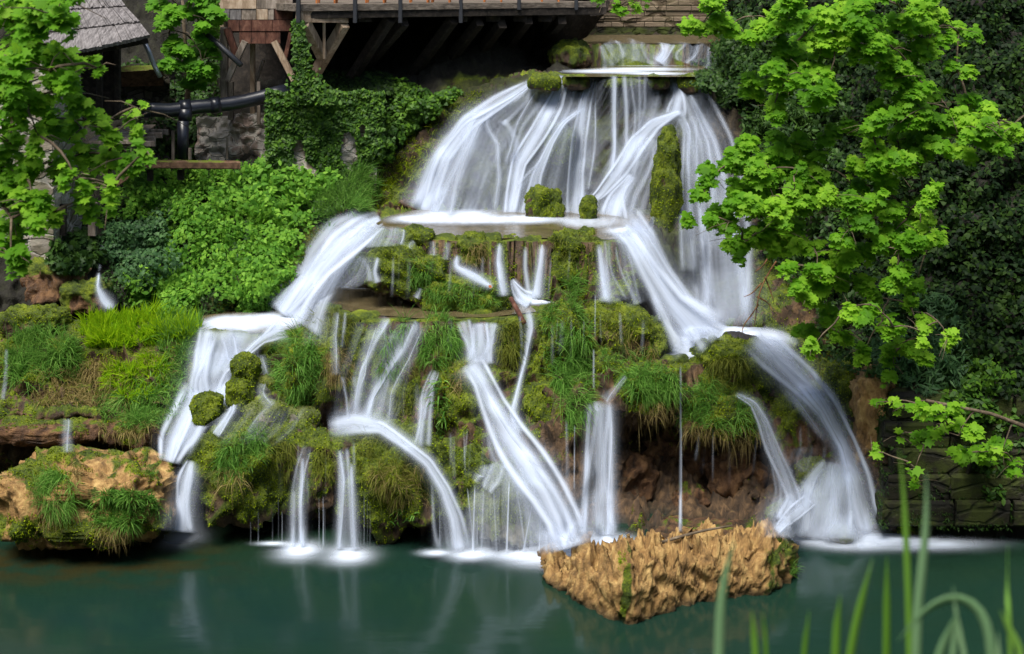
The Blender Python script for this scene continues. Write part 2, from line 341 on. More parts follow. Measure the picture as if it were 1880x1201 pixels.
# ------------------------------------------------------------------ terrain (lofted cross sections)
# columns: px -> 14 (py, Y) points: foot, recess, overhang, lip1, back1, lip2, back2, lip3, back3, lip4, back4, step, back5, top
T = {
 -900: [(985,23.6),(900,23.6),(820,23.6),(760,23.7),(748,24.5),(640,25.2),(600,26),(450,27),(430,27.5),(310,29),(290,30),(150,31),(50,32),(-200,34)],
 0:    [(985,24.2),(900,24.3),(820,24.1),(760,24.0),(748,25.0),(640,25.8),(600,27.3),(450,28.2),(430,28.7),(310,30.5),(290,32),(150,33),(50,34),(-200,36)],
 150:  [(990,24.3),(870,24.5),(800,24.1),(755,24.0),(745,25.2),(620,26),(585,27.8),(450,29.5),(430,30),(320,31.5),(300,33.5),(150,34.6),(50,35),(-200,37)],
 300:  [(990,24.2),(880,24.4),(815,24.1),(795,24.0),(765,24.6),(605,26),(580,27.8),(430,30.2),(400,30.6),(320,32),(300,33.5),(150,34.6),(50,35.5),(-200,38)],
 400:  [(975,23.9),(860,24.0),(835,23.6),(805,23.6),(770,24.4),(615,26.1),(583,27.7),(450,30),(430,30.5),(320,32),(300,33.5),(150,35),(50,36),(-200,38)],
 500:  [(985,24.2),(950,24.4),(925,23.2),(812,23.1),(775,24.4),(622,26),(578,27.9),(440,30.3),(410,30.8),(310,32.2),(290,32.8),(170,33.2),(50,37),(-200,39)],
 560:  [(985,24.2),(950,24.4),(930,23.1),(818,23.1),(775,24.5),(640,25.6),(565,28.2),(450,30.1),(420,30.9),(300,32.3),(285,32.6),(170,33.2),(50,37),(-200,39)],
 620:  [(985,24.2),(960,24.4),(938,23.0),(822,23.1),(775,24.6),(592,26),(527,28.6),(450,29.9),(412,31.4),(300,32.3),(280,32.6),(168,33.4),(50,37.5),(-200,40)],
 700:  [(985,24.2),(968,24.4),(942,22.9),(805,23.2),(770,24.6),(590,26),(528,28.6),(440,29.5),(388,32.4),(290,32.6),(250,33),(170,33.6),(60,38),(-200,41)],
 800:  [(985,24.2),(978,24.4),(952,22.9),(850,23.2),(800,24),(590,26),(560,27.2),(440,29.4),(388,32.4),(262,33.3),(235,33.6),(170,34.4),(80,37.5),(-200,42)],
 880:  [(1000,23.6),(985,23.7),(965,23.0),(880,23.1),(790,24),(588,26),(562,27.1),(440,29.4),(388,32.4),(212,33.5),(190,34.2),(160,35.5),(90,38),(-200,43)],
 960:  [(1000,23.6),(985,23.6),(965,23.0),(865,23.3),(770,24.3),(584,26),(562,27.0),(440,29.4),(390,32.5),(160,33.7),(148,35),(130,37),(90,39),(-200,44)],
 1030: [(1000,23.6),(980,23.6),(940,23.3),(820,23.6),(720,24.6),(574,26.1),(560,26.9),(440,29.4),(395,32.4),(143,33.8),(126,37.5),(122,39),(116,41),(-200,45)],
 1080: [(990,22.95),(930,23.7),(820,24.3),(760,24.1),(700,24.8),(570,26.2),(556,27),(440,29.4),(402,32.0),(140,33.8),(119,39.8),(82,40.9),(66,50),(-200,60)],
 1110: [(985,23.0),(900,24.3),(800,24.9),(748,24.1),(700,24.8),(570,26.2),(555,27),(440,29.4),(404,32),(139,33.8),(117,40.5),(80,41),(64,52.5),(-200,60)],
 1180: [(982,23.05),(900,24.5),(795,25.5),(742,24.1),(668,25.1),(562,26.9),(552,27.3),(450,29),(408,31.8),(139,33.8),(117,40.5),(80,41),(64,52.5),(-200,60)],
 1250: [(982,23.05),(900,24.7),(795,26.0),(735,24.2),(664,25.3),(625,26.5),(600,28.0),(480,29.8),(420,31.6),(139,33.8),(117,40.5),(80,41),(64,52.5),(-200,60)],
 1300: [(982,23.05),(900,24.6),(795,25.9),(740,24.2),(666,25.4),(640,26),(604,28.4),(500,31.6),(450,32),(180,33.4),(120,38.5),(80,41),(64,52.5),(-200,60)],
 1345: [(982,23.05),(900,24.4),(800,25.2),(745,24.2),(676,25.4),(646,26),(606,28.2),(500,31),(450,31.4),(240,32.4),(150,33.4),(90,36),(50,38),(-200,41)],
 1400: [(982,23.05),(930,24.0),(820,24.6),(760,24.4),(700,25),(660,25.7),(612,27.6),(500,29.6),(450,29.9),(300,30.6),(150,31.6),(80,33),(40,34),(-200,36)],
 1500: [(978,23.6),(940,23.8),(870,24.1),(820,24.4),(770,24.9),(710,25.5),(660,26.4),(500,28),(450,28.3),(300,29),(150,30),(80,31),(40,31.4),(-200,32.5)],
 1570: [(985,23.3),(930,23.5),(870,23.7),(820,23.8),(770,24.1),(720,24.6),(660,25.4),(500,26.9),(450,27.2),(300,28.1),(150,29.2),(80,29.8),(40,30),(-200,31)],
 1640: [(975,23.0),(930,23.1),(870,23.2),(820,23.3),(760,23.5),(700,24),(640,24.7),(500,26),(450,26.2),(300,27.2),(150,28.4),(80,29),(40,29.4),(-200,30.5)],
 1800: [(968,22.9),(930,22.95),(870,23.0),(820,23.1),(740,23.3),(690,23.8),(620,24.4),(500,25.2),(450,25.4),(300,26.2),(150,27.4),(80,28),(40,28.4),(-200,29.5)],
 2800: [(960,22.6),(930,22.6),(870,22.7),(820,22.8),(740,23.0),(690,23.4),(620,23.8),(500,24.4),(450,24.6),(300,25.2),(150,26),(80,27),(40,27.4),(-200,28.5)],
}
def SH(px, py):
    """steeper tiers: how much nearer than the table each height of the cascade stands"""
    f = np.interp(py, [-200, 64, 80, 118, 140, 388, 405, 440, 470, 555, 590, 640, 775, 1000], [0, 0, -3.1, -2.5, -1.4, -1.5, -1.7, -2.2, -2.0, -.75, -1.1, -.8, 0, 0])
    fx = float(sstep0(px, 540, 640) * (1 - sstep0(px, 1340, 1430))); f2 = float(sstep0(px, 720, 840) * (1 - sstep0(px, 1340, 1430)))
    w_ = np.interp(py, [375, 420], [f2, fx]); return f * w_
keys = sorted(T); TA = np.array([[(y_, Y_ + SH(k_, y_)) for (y_, Y_) in T[k_]] for k_ in keys], float)
nseg = [8, 30, 16, 14, 44, 16, 36, 14, 60, 16, 34, 14, 44]
amps = [.8, 1, .9, .55, 1.1, .28, 1.1, .22, 1.0, .5, .8, .3, .5, .8]
xs = np.concatenate([np.arange(-900, -60, 60), np.arange(-60, 1940, 4.5), np.arange(1940, 2801, 60)])
def section(x):
    i = np.clip(np.searchsorted(keys, x, side='right') - 1, 0, len(keys) - 2)
    a, b = keys[i], keys[i + 1]; t = np.clip((x - a) / (b - a), 0, 1); t = t * t * (3 - 2 * t) * .5 + t * .5
    return TA[i] * (1 - t) + TA[i + 1] * t
rows = []; ampl = []
secs = [section(x) for x in xs]
grid = []
for x, s in zip(xs, secs):
    col = []; 
    for j in range(13):
        for q in range(nseg[j]):
            t = q / nseg[j]; a_, b_ = s[j], s[j + 1]
            col.append((a_[0] + (b_[0] - a_[0]) * t, a_[1] + (b_[1] - a_[1]) * t, amps[j] + (amps[j + 1] - amps[j]) * t))
    col.append((s[13][0], s[13][1], .8))
    grid.append(col)
grid = np.array(grid)                                    # (nx, nr, 3)
PXG = np.repeat(xs[:, None], grid.shape[1], 1)
POS = P(PXG, grid[..., 0], grid[..., 1])
# skirt under the water and a wooded slope above
foot = POS[:, :1].copy(); foot[..., 2] -= 2.2; foot[..., 1] -= .2
t1 = POS[:, -1:].copy(); t1[..., 1] += 6; t1[..., 2] += 9
t2 = t1.copy(); t2[..., 1] += 18; t2[..., 2] += 14
POS = np.concatenate([foot, POS, t1, t2], 1)
AMP = np.concatenate([grid[:, :1, 2], grid[..., 2], grid[:, -1:, 2], grid[:, -1:, 2]], 1)
PYG = np.concatenate([grid[:, :1, 0] + 60, grid[..., 0], grid[:, -1:, 0] - 300, grid[:, -1:, 0] - 600], 1)
PXG = np.repeat(xs[:, None], POS.shape[1], 1)
def gnormal(Pq):
    du = np.gradient(Pq, axis=0); dv = np.gradient(Pq, axis=1)
    n = np.cross(du, dv); n /= np.linalg.norm(n, axis=-1)[..., None] + 1e-9
    n[n[..., 1] > 0.3] *= 1
    s = np.sign((n * (np.array([0, 0, H]) - Pq)).sum(-1)); return n * s[..., None]
NR = gnormal(POS)
def disp(p):
    d = .38 * billow(p * 1.0, 3) + .16 * fbm(p * np.array([.55, .55, .55]) + 3, 2) + .19 * billow(p * np.array([3.2, 3.2, 1.7]) + 7, 3) + .05 * fbm(p * 9, 3)
    return d
D = disp(POS) * AMP
POS2 = POS + NR * D[..., None]
POS2[:, -2:] += (fbm(POS[:, -2:] * .2, 3) * 2)[..., None]
z_up = float(P(1150, 139, 33.9 + SH(1150, 139))[2]) + .03
z_far = float(P(1150, 79, 41.1 + SH(1150, 79))[2]) + .02
z_bas = float(P(900, 437, 29.5 + SH(900, 437))[2]) + .04
z_mid = float(P(750, 586, 26.2 + SH(750, 586))[2]) + .05
z_left = float(P(450, 612, 26.2)[2]) + .02
z_rb = float(P(1300, 655, 25.9 + SH(1300, 655))[2]) + .06
SHEETS = {
 'upper_stream': (z_up, [(1035, 141), (1280, 141), (1300, 118), (1085, 118)]),
 'far_stream': (z_far, [(1075, 80), (1330, 80), (1400, 64), (1000, 64)]),
 'upper_basin': (z_bas, [(690, 410), (725, 428), (800, 436), (900, 438), (1000, 437), (1120, 440), (1180, 430), (1200, 395), (1000, 384), (760, 386), (715, 396)]),
 'middle_pool': (z_mid, [(592, 545), (620, 566), (680, 578), (760, 584), (900, 582), (985, 572), (960, 548), (760, 524), (600, 522)]),
 'left_shelf_water': (z_left, [(370, 604), (450, 612), (520, 608), (560, 590), (570, 568), (420, 572), (372, 580)]),
 'right_basin_water': (z_rb, [(1215, 655), (1270, 662), (1330, 650), (1430, 645), (1420, 606), (1300, 596), (1220, 606)]),
}
def polydist(x, y, poly):
    ins = np.zeros(x.shape, bool); dm = np.full(x.shape, 1e9); n = len(poly)
    for i in range(n):
        (x1, y1), (x2, y2) = poly[i], poly[(i + 1) % n]
        if y1 != y2: ins ^= ((y1 > y) != (y2 > y)) & (x < (x2 - x1) * (y - y1) / (y2 - y1) + x1)
        dx, dy = x2 - x1, y2 - y1; t = np.clip(((x - x1) * dx + (y - y1) * dy) / (dx * dx + dy * dy + 1e-9), 0, 1)
        dm = np.minimum(dm, np.hypot(x - x1 - t * dx, y - y1 - t * dy))
    return np.where(ins, -dm, dm)
SHW = {}
for nm, (z, pl) in SHEETS.items():
    SHW[nm] = [tuple(PZ(a, b, z)[:2]) for a, b in pl]
    # only the ledge itself and its front rim: never the fall face behind or far below
    dd = polydist(POS2[..., 0], POS2[..., 1], SHW[nm]); zz = POS2[..., 2]
    cap = np.where(dd < 0, z - .03 - .10 * sstep0(-dd, 0, .35), z - .03 + .35 * np.clip(dd - .12, 0, 9))
    sel = (dd < .45) & (zz > cap) & (zz < z + .75) & ~((dd > 0) & (POS2[..., 1] > max(q[1] for q in SHW[nm]) - .25))
    POS2[..., 2] = np.where(sel, cap, zz)
    zz = POS2[..., 2]; rim = (dd > -.12) & (dd < .30) & (zz < z - .01) & (zz > z - .75) & (POS2[..., 1] < np.mean([q[1] for q in SHW[nm]]))
    POS2[..., 2] = np.where(rim, z - .015 + .03 * perlin(POS2 * 3), zz)
NR2 = gnormal(POS2)
def gauss(px, py, cx, cy, rx, ry): return np.exp(-(((px - cx) / rx) ** 2 + ((py - cy) / ry) ** 2))
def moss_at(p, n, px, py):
    m = .36 + .40 * fbm(p * .9 + 11, 3) + .55 * n[..., 2] + .30 * billow(p * 1.0, 3) + .28 * billow(p * np.array([3.2, 3.2, 1.7]) + 7, 2)  # moss favours bulges; creases go darker, deepening their shade in the colour
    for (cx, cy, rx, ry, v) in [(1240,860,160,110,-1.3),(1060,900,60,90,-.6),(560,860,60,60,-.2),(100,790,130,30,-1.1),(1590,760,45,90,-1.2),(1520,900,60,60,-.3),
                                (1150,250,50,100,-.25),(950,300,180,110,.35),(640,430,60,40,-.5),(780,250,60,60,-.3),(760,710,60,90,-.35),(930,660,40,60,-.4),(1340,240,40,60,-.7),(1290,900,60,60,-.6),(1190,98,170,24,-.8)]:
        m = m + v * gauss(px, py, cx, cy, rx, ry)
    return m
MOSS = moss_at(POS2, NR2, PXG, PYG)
# soil / leaf litter under thick plants; then shade under the deck, dark rock behind the fall
lb = np.interp(PYG, [0, 150, 300, 420, 560, 640, 760, 1000], [900, 860, 760, 600, 430, 340, 250, -50])
rb = np.interp(PYG, [0, 150, 300, 600, 700, 760, 1000], [1330, 1330, 1380, 1480, 1620, 1660, 1660])
def sstep(x, a, b): t = np.clip((x - a) / (b - a), 0, 1); return t * t * (3 - 2 * t)
SOIL_SHADE = np.maximum(sstep(lb - PXG, 0, 60) * (PYG < 600), sstep(PXG - rb, 0, 60))
SOIL_SHADE = np.maximum(SOIL_SHADE, .75 * sstep(PXG, 800, 860) * sstep(1420 - PXG, 0, 60) * (((PYG > 150) & (PYG < 386)) | ((PXG > 1180) & (PYG > 140) & (PYG < 590)) | (PYG < 120)))  # rock behind the upper fall darkened with the same mask
SOIL_SHADE = np.maximum(SOIL_SHADE, (PYG < 140) * (PXG < 1060) * 1.0)  # ground under deck and mill darkened: their shade set in the colour
nx, nr = POS2.shape[:2]
def gridfaces(nx, nr):
    i = np.arange(nx * nr).reshape(nx, nr)
    return np.stack([i[:-1, :-1].ravel(), i[1:, :-1].ravel(), i[1:, 1:].ravel(), i[:-1, 1:].ravel()], 1)
TF = gridfaces(nx, nr)
TV = POS2.reshape(-1, 3)
terr = mesh('rock_slope', TV, TF, M['rock'], attrs=dict(moss=MOSS.ravel(), soil_shade=SOIL_SHADE.ravel()))
tag(terr, kind='structure')

# ------------------------------------------------------------------ rocks
import bmesh
_ico = {}
def ico(sub):
    if sub not in _ico:
        bm = bmesh.new(); bmesh.ops.create_icosphere(bm, subdivisions=sub, radius=1)
        _ico[sub] = (np.array([v.co[:] for v in bm.verts]), np.array([[v.index for v in f.verts] for f in bm.faces])); bm.free()
    return _ico[sub]
ROCKS = []
def rock(label, px, py, Y, w, h, dep=None, mat='rock', moss=0.0, sub=5, boxy=0.35, rough=1., seed=0, jag=0., tilt=0., name='mossy_rock', cat='rock', group=None, top=None, front=0.):
    Y = Y + SH(px, py) - (.10 if group == G1 else .38 if group == G2 else 0); k = ppm(py, Y); rx, rz = w / 2 / k, h / 2 / k; ry = dep or max(rx, .25) * .8
    v, f = ico(sub); v = v.copy()
    e = 1 - boxy; v2 = np.sign(v) * np.abs(v) ** e; v2 /= (np.abs(v2).max()); nrm = v / np.linalg.norm(v, axis=1)[:, None]
    p = v2 * np.array([rx, ry, rz])
    if tilt: ca, sa = math.cos(tilt), math.sin(tilt); p = np.stack([p[:, 0]*ca - p[:, 2]*sa, p[:, 1], p[:, 0]*sa + p[:, 2]*ca], 1)
    c = P(px, py, Y); q = p + c + seed * 3.3
    s = min(rx, rz, ry) * 1.0; s = max(s, .12)
    if max(w, h) < 90: rough *= .8
    d = rough * (.36 * s * billow(q * (.75 / max(s, .3)), 3) + .16 * s * fbm(q * 2.2, 3) + min(.10, .2 * s) * billow(q * np.array([4, 4, 2.6]), 3) + min(.03, .1 * s) * fbm(q * 13, 2))
    p = p + nrm * d[:, None]
    if jag:
        up = np.clip(nrm[:, 2], 0, 1)
        p[:, 2] += jag * up * ridge(q * np.array([2.6, 2.0, .5]), 4) * rz
        p += nrm * (jag * .22 * ridge(q * np.array([6, 6, 2.2]), 4) * rz)[:, None]
    p = p + c
    if top is not None: p[:, 2] = np.minimum(p[:, 2], top + .25 * (p[:, 2] - top))
    bigm = {'tan': -.55, 'cave': -.6, 'dark': -1, 'wetrock': -.12}.get(mat, .12)
    m = .50 + bigm + moss + .34 * fbm(p * 1.1 + 4, 3) + .55 * nrm[:, 2] + .35 * billow(q * np.array([4, 4, 2.6]), 2)  # rocks likewise bare and darker in creases, shade put into the colour
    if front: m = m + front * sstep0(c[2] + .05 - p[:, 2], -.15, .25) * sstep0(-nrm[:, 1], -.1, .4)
    o = mesh(name, p, f, M[mat], attrs=dict(moss=m, soil_shade=np.zeros(len(p))))
    tag(o, label, cat, group)
    ROCKS.append((o, p, f, m))
    return o
G2 = 'rounded wet rocks washed by the falls'
G1 = 'mossy rocks on the ledges of the cascade'
def jagged():
    top = [(1000,1035),(1006,1012),(1022,1022),(1032,1044),(1048,1040),(1060,1016),(1082,1004),(1104,1020),(1120,1000),(1150,1001),(1160,1012),(1178,1000),(1205,992),(1213,980),(1217,1008),(1238,988),(1268,974),(1276,992),(1290,972),(1318,978),(1340,990),(1370,980),(1400,976),(1440,978),(1458,996),(1466,1030)]
    bot = [(1000,1045),(1010,1068),(1040,1088),(1080,1112),(1120,1135),(1150,1148),(1190,1136),(1250,1112),(1330,1100),(1400,1090),(1450,1076),(1466,1050)]
    xs_ = np.linspace(1000, 1466, 190); nj = 90; pts = np.zeros((190, nj, 3))
    tp = np.interp(xs_, *zip(*top)); bt = np.interp(xs_, *zip(*bot)); bt = np.convolve(np.pad(bt, 6, mode='edge'), np.ones(13) / 13, 'valid')
    for i, x in enumerate(xs_):
        fr = PZ(x, bt[i], 0); e = min(1, (x - 996) / 26, (1470 - x) / 18); dpt = .35 + .75 * max(e, 0) ** .5
        yt = fr[1] + .12 + dpt * .45; tpz = P(x, tp[i], yt)[2]; X = fr[0]
        prof = [(fr[1] + .25, -.7), (fr[1] + .02, -.12), (fr[1] + .0, tpz * .25), (fr[1] + .04, tpz * .62), (fr[1] + .16, tpz * .88), (yt, tpz), (yt + dpt * .25, tpz * .9), (yt + dpt * .55, tpz * .5), (yt + dpt * .6, -.7)]
        pr = np.array(prof); s_ = np.r_[0, np.cumsum(np.hypot(*np.diff(pr, axis=0).T))]; tt = np.linspace(0, s_[-1], nj)
        k = (x - 940) / F
        yy = np.interp(tt, s_, pr[:, 0]); zz = np.interp(tt, s_, pr[:, 1]); pts[i, :, 0] = X; pts[i, :, 1] = yy; pts[i, :, 2] = zz
    n = gnormal(pts); w = np.sin(np.pi * np.linspace(0, 1, nj)) ** .4
    slant = pts.copy(); slant[..., 0] += pts[..., 2] * .45
    wp = slant + np.stack([fbm(pts * 1.4, 3), fbm(pts * 1.4 + 9, 3), fbm(pts * 1.1 + 5, 2) * 1.2], -1) * .35
    d = .10 * ridge(wp * np.array([1.5, 1.3, .7]), 2) + .075 * ridge(wp * np.array([4.6, 4, .85]) + 4, 3) + .03 * ridge(wp * np.array([13, 11, 3.2]) + 8, 3) + .12 * fbm(pts * 1.3, 3) + .014 * fbm(pts * 26, 2)
    q = pts + n * (d * w)[..., None]
    q[..., 2] += (.26 * ridge(slant * np.array([3.4, 2.2, .2]) + 2, 4)) * np.clip(n[..., 2], 0, 1)
    v = q.reshape(-1, 3); fq = gridfaces(190, nj); f = np.concatenate([fq[:, [0, 1, 2]], fq[:, [0, 2, 3]]])
    ca = [len(v), len(v) + 1]; v = np.concatenate([v, q[0].mean(0)[None], q[-1].mean(0)[None]])
    i = np.arange(190 * nj).reshape(190, nj)
    caps = [(ca[0], i[0, j], i[0, j + 1]) for j in range(nj - 1)] + [(ca[1], i[-1, j + 1], i[-1, j]) for j in range(nj - 1)]
    f = np.concatenate([f, np.array(caps)])
    m = .12 + .4 * fbm(v * 1.3, 3) + .55 * np.exp(-((v[:, 0] - 1.62 - .1 * v[:, 2]) / .07) ** 2) + .42 * sstep0(v[:, 0], 3.75, 4.05) * (v[:, 2] < .7)
    o = mesh('jagged_rock', v, f, M['tan'], attrs=dict(moss=m, soil_shade=np.zeros(len(v)))); tag(o, 'long jagged tan travertine rock lying in the pool before the main stream', 'rock')
    ROCKS.append((o, v, f, m))
jagged()
rock('wide flat-topped tan boulder with grass on its front, at the left pool shore', 165, 914, 22.55, 312, 128, .95, 'tan', moss=.02, sub=6, boxy=.5, rough=.9, front=.75, name='tan_boulder', seed=5)
rock('small round mossy boulder standing in the left white stream', 380, 752, 24.0, 50, 52, .35, 'rock', moss=.3, group=G1)
rock('upper bright moss cushion rock on the right rim of the left stream', 450, 678, 24.8, 44, 52, .3, 'rock', moss=.45, group=G1)
rock('lower bright moss cushion rock on the right rim of the left stream', 441, 722, 24.5, 46, 58, .3, 'rock', moss=.45, group=G1)
rock('tall rounded rock with long green grass on its left and moss on its right face', 585, 692, 25.2, 118, 138, .7, 'rock', moss=.05, group=G1)
rock('mossy overhanging lip rock hung with pale roots above the dark hollow', 432, 868, 23.3, 150, 155, .75, 'rock', moss=.2, boxy=.3, group=G1)
rock('big dark green moss dome with hanging grass beside the curved narrow stream', 735, 885, 23.2, 168, 185, .85, 'rock', moss=.12, boxy=.2, tilt=.25, group=G1)
rock('slanted mossy rock on the middle pool with a dark flank', 745, 500, 28.0, 150, 88, .55, 'rock', moss=.15, tilt=-.35, group=G1)
rock('low long grassy rock at the rim of the middle pool', 855, 546, 27.0, 158, 62, .5, 'rock', moss=.3, group=G1)
rock('small rounded wet rock left of the slanted mossy rock', 664, 494, 28.7, 46, 56, .3, 'rock', moss=.1, group=G1)
rock('tiny moss cap rock at the right bank of the long left stream', 588, 516, 28.9, 34, 26, .25, 'rock', moss=.5, group=G1)
rock('small upright rock between the left stream and the middle pool', 556, 545, 28.0, 30, 44, .3, 'wetrock', moss=.2, group=G1)
rock('leftmost brown mossy knob on the rim under the upper basin', 770, 440, 29.5, 60, 44, .4, 'rock', moss=.05, group=G1)
rock('brown root-covered rock on the rim between two short falls', 868, 462, 29.3, 62, 66, .4, 'rock', moss=-.1, group=G1)
rock('mossy rock between the second and third short falls of the rim', 942, 482, 29.2, 44, 96, .4, 'rock', moss=.05, group=G1)
rock('large square mossy block on the right half of the upper rim', 1052, 490, 29.0, 96, 120, .6, 'rock', moss=.18, boxy=.5, group=G1)
rock('small brown-capped rock at the foot of the square mossy block', 1020, 534, 28.2, 42, 40, .3, 'rock', moss=-.05, group=G1)
rock('narrow mossy rock right of the square block beside a thin fall', 1122, 470, 29.2, 34, 60, .3, 'rock', moss=.1, group=G1)
rock('long mossy mound sloping down to the white basin on the right', 1150, 618, 26.5, 150, 100, .7, 'rock', moss=.05, tilt=-.35, group=G1)
rock('grass-covered rock column in the middle of the cascade', 1035, 650, 25.9, 96, 170, .6, 'rock', moss=.15, boxy=.3, group=G1)
rock('bright moss topped rock pillar left of the main stream', 850, 745, 24.9, 92, 160, .55, 'rock', moss=.15, boxy=.3, group=G1)
rock('smooth dark moss rock face right of the main stream', 1000, 770, 24.6, 90, 150, .5, 'rock', moss=.3, boxy=.3, rough=.7, group=G1)
rock('grass-capped rock dome above the dark cave', 1190, 716, 24.6, 98, 78, .5, 'rock', moss=.15, group=G1)
rock('large mossy rock with a dark crown beside the white basin on the right', 1338, 682, 25.6, 138, 108, .65, 'rock', moss=.25, boxy=.3, group=G1)
rock('hanging grassy ledge rock over the brown cave wall', 1318, 758, 24.5, 156, 78, .55, 'rock', moss=.12, tilt=-.12, group=G1)
rock('tall dark moss pillar standing in the upper fall', 1223, 390, 31.2, 50, 310, .4, 'rock', moss=-.02, boxy=.25, rough=.8, name='moss_pillar', cat='rock pillar')
rock('rounded moss stone at the foot of the upper fall, left of the small pointed one', 1000, 382, 31.6, 64, 70, .35, 'rock', moss=.0, group=G1)
rock('small pointed moss stone at the foot of the upper fall', 1080, 390, 31.2, 28, 58, .2, 'rock', moss=.1, group=G1)
rock('mossy rock showing through the veil of the upper fall', 1027, 262, 32.45, 44, 70, .3, 'rock', moss=.3, group=G1)
rock('flat black wet rock in the stream on the right', 1368, 628, 27.0, 84, 26, .35, 'dark', tilt=-.25, boxy=.2, name='wet_rock')
rock('dark mossy rock between the two right hand streams', 1470, 790, 24.6, 100, 150, .55, 'cave', moss=.5, boxy=.3, group=G1)
rock('small mossy rock within the lower right fall', 1490, 875, 23.9, 50, 70, .35, 'wetrock', moss=.3, group=G1)
G2 = 'rounded wet rocks washed by the falls'
for (lab, a) in {
    'left rounded wet rock at the foot of the right fall': (1440, 950, 23.4, 60, 64),
    'tallest rounded wet rock at the foot of the right fall': (1488, 945, 23.3, 66, 92),
    'smallest wet stone at the foot of the right fall, nearest the pool': (1545, 982, 22.95, 44, 34),
    'wet rock washed over by the left stream just below its upper shelf': (400, 632, 26.0, 62, 50),
    'wet rock beneath the shelf lip of the left stream, second from the left': (455, 642, 26.0, 50, 48),
    'small wet stone in the white water of the left stream': (405, 690, 25.4, 38, 32),
    'pale wet stone beside the two bright moss cushions': (482, 712, 25.2, 50, 44),
    'large smooth wet rock above the lower left moss ledge': (490, 762, 24.5, 86, 56),
    'smooth wet rock with green moss patches on the lower left terrace': (555, 768, 24.5, 66, 44),
    'wet rock pushing up the white water in the middle of the left cascade': (375, 690, 25.5, 60, 56),
    'low wet rock under the white water at the bottom of the left cascade': (345, 775, 24.6, 60, 50),
    'wet step rock under the middle of the lower right fall': (1535, 900, 23.7, 70, 60),
    'round wet rock at the bottom of the lower right fall': (1510, 950, 23.3, 64, 56),
    'wet rock dome in the fan of the right veil': (1175, 500, 29.2, 60, 110),
}.items(): rock(lab, *a, None, 'wetrock', moss=.12, rough=.7, boxy=.2, name='wet_rock', group=G2)
rock('green moss rock under the lip of the left stream shelf', 490, 640, 26.1, 44, 44, .35, 'rock', moss=.35, group=G1)
rock('broad rock dome behind the thin threads of the main stream', 940, 930, 23.1, 120, 130, .5, 'wetrock', moss=.3, boxy=.2, group=G2, name='wet_rock')
rock('dark mossy rock hung with threads left of the main stream foot', 860, 890, 23.3, 70, 130, .4, 'rock', moss=.1, group=G1)
for k_, a in enumerate([
    ('mossy block under the lip between the pair of thin threads', 622, 640, 25.9, 76, 84), ('brown rock face left of the drooping grass tuft', 690, 655, 25.6, 60, 90),
    ('dark mossy block between the two long middle strands', 712, 735, 25.0, 54, 80), ('rough brown rock wall right of the long middle strands', 752, 745, 24.9, 66, 110),
    ('mossy block beneath the round grass tuft', 812, 668, 25.5, 60, 70), ('brown hanging rock right of the white fan', 930, 640, 25.7, 54, 100),
    ('green block below the fallen branch', 985, 620, 25.9, 50, 70), ('mossy step rock right of the grass column', 1118, 690, 25.0, 56, 70),
    ('dark block at the foot of the two middle strands', 650, 730, 24.9, 60, 80), ('mossy knob hanging between the two straight falls', 594, 880, 23.3, 44, 110),
    ('mossy pillar left of the first straight fall', 520, 880, 23.4, 54, 120), ('small reddish rock with moss under the bright moss pillar', 842, 835, 24.0, 60, 60),
    ('low mossy rock at the waterline left of the main stream', 880, 965, 23.2, 50, 50), ('tall brown edge rock at the left side of the cave', 1100, 860, 24.9, 60, 150),
    ('mossy step below the large mossy rock on the right', 1410, 740, 24.9, 50, 80)]):
    rock(*a, None, 'rock', moss=random.uniform(-.15, .12), boxy=.35, group=G1, seed=20 + k_)
rock('small moss rock capping the gap beside the tan boulder', 338, 822, 23.4, 44, 34, .3, 'rock', moss=.35, group=G1)
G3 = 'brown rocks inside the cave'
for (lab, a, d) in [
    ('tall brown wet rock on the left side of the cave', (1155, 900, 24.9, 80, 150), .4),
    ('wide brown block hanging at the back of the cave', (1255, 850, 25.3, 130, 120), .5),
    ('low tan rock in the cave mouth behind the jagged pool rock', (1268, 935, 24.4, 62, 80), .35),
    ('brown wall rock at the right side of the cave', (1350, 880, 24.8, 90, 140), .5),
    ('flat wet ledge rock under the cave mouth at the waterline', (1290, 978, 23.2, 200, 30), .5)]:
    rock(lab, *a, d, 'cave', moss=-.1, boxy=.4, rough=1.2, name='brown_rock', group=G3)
rock('brown overhanging ledge rock on the left shore with a trickle over it', 85, 785, 24.0, 230, 40, .6, 'cave', moss=.25, boxy=.4, name='ledge_rock')
rock('brown rooty rock under the lower left grass mound', 245, 790, 24.1, 110, 50, .5, 'cave', moss=.3, name='ledge_rock')
rock('left mossy boulder beside the far left trickle', 105, 520, 28.0, 90, 90, .5, 'cave', moss=.35, group='boulders beside the far left trickle')
rock('right mossy boulder beside the far left trickle', 160, 545, 27.6, 80, 60, .45, 'cave', moss=.65, group='boulders beside the far left trickle')
rock('brown mossy bank rock under the wall corner of the stone hut', 60, 590, 26.8, 120, 50, .5, 'rock', moss=.0)
rock('mossy brown boulder at the stream edge below the terrace', 1046, 104, 38.6, 70, 52, .8, 'rock', moss=-.1, name='mossy_rock')
rock('small tan rock with orange cleft in the bank right of the right stream', 1598, 770, 23.9, 66, 190, .5, 'tan', moss=-.1, boxy=.5, name='bank_rock')
rock('dark green moss swell on the bank right of the right stream', 1550, 740, 24.6, 64, 150, .5, 'rock', moss=.35, group=G1)

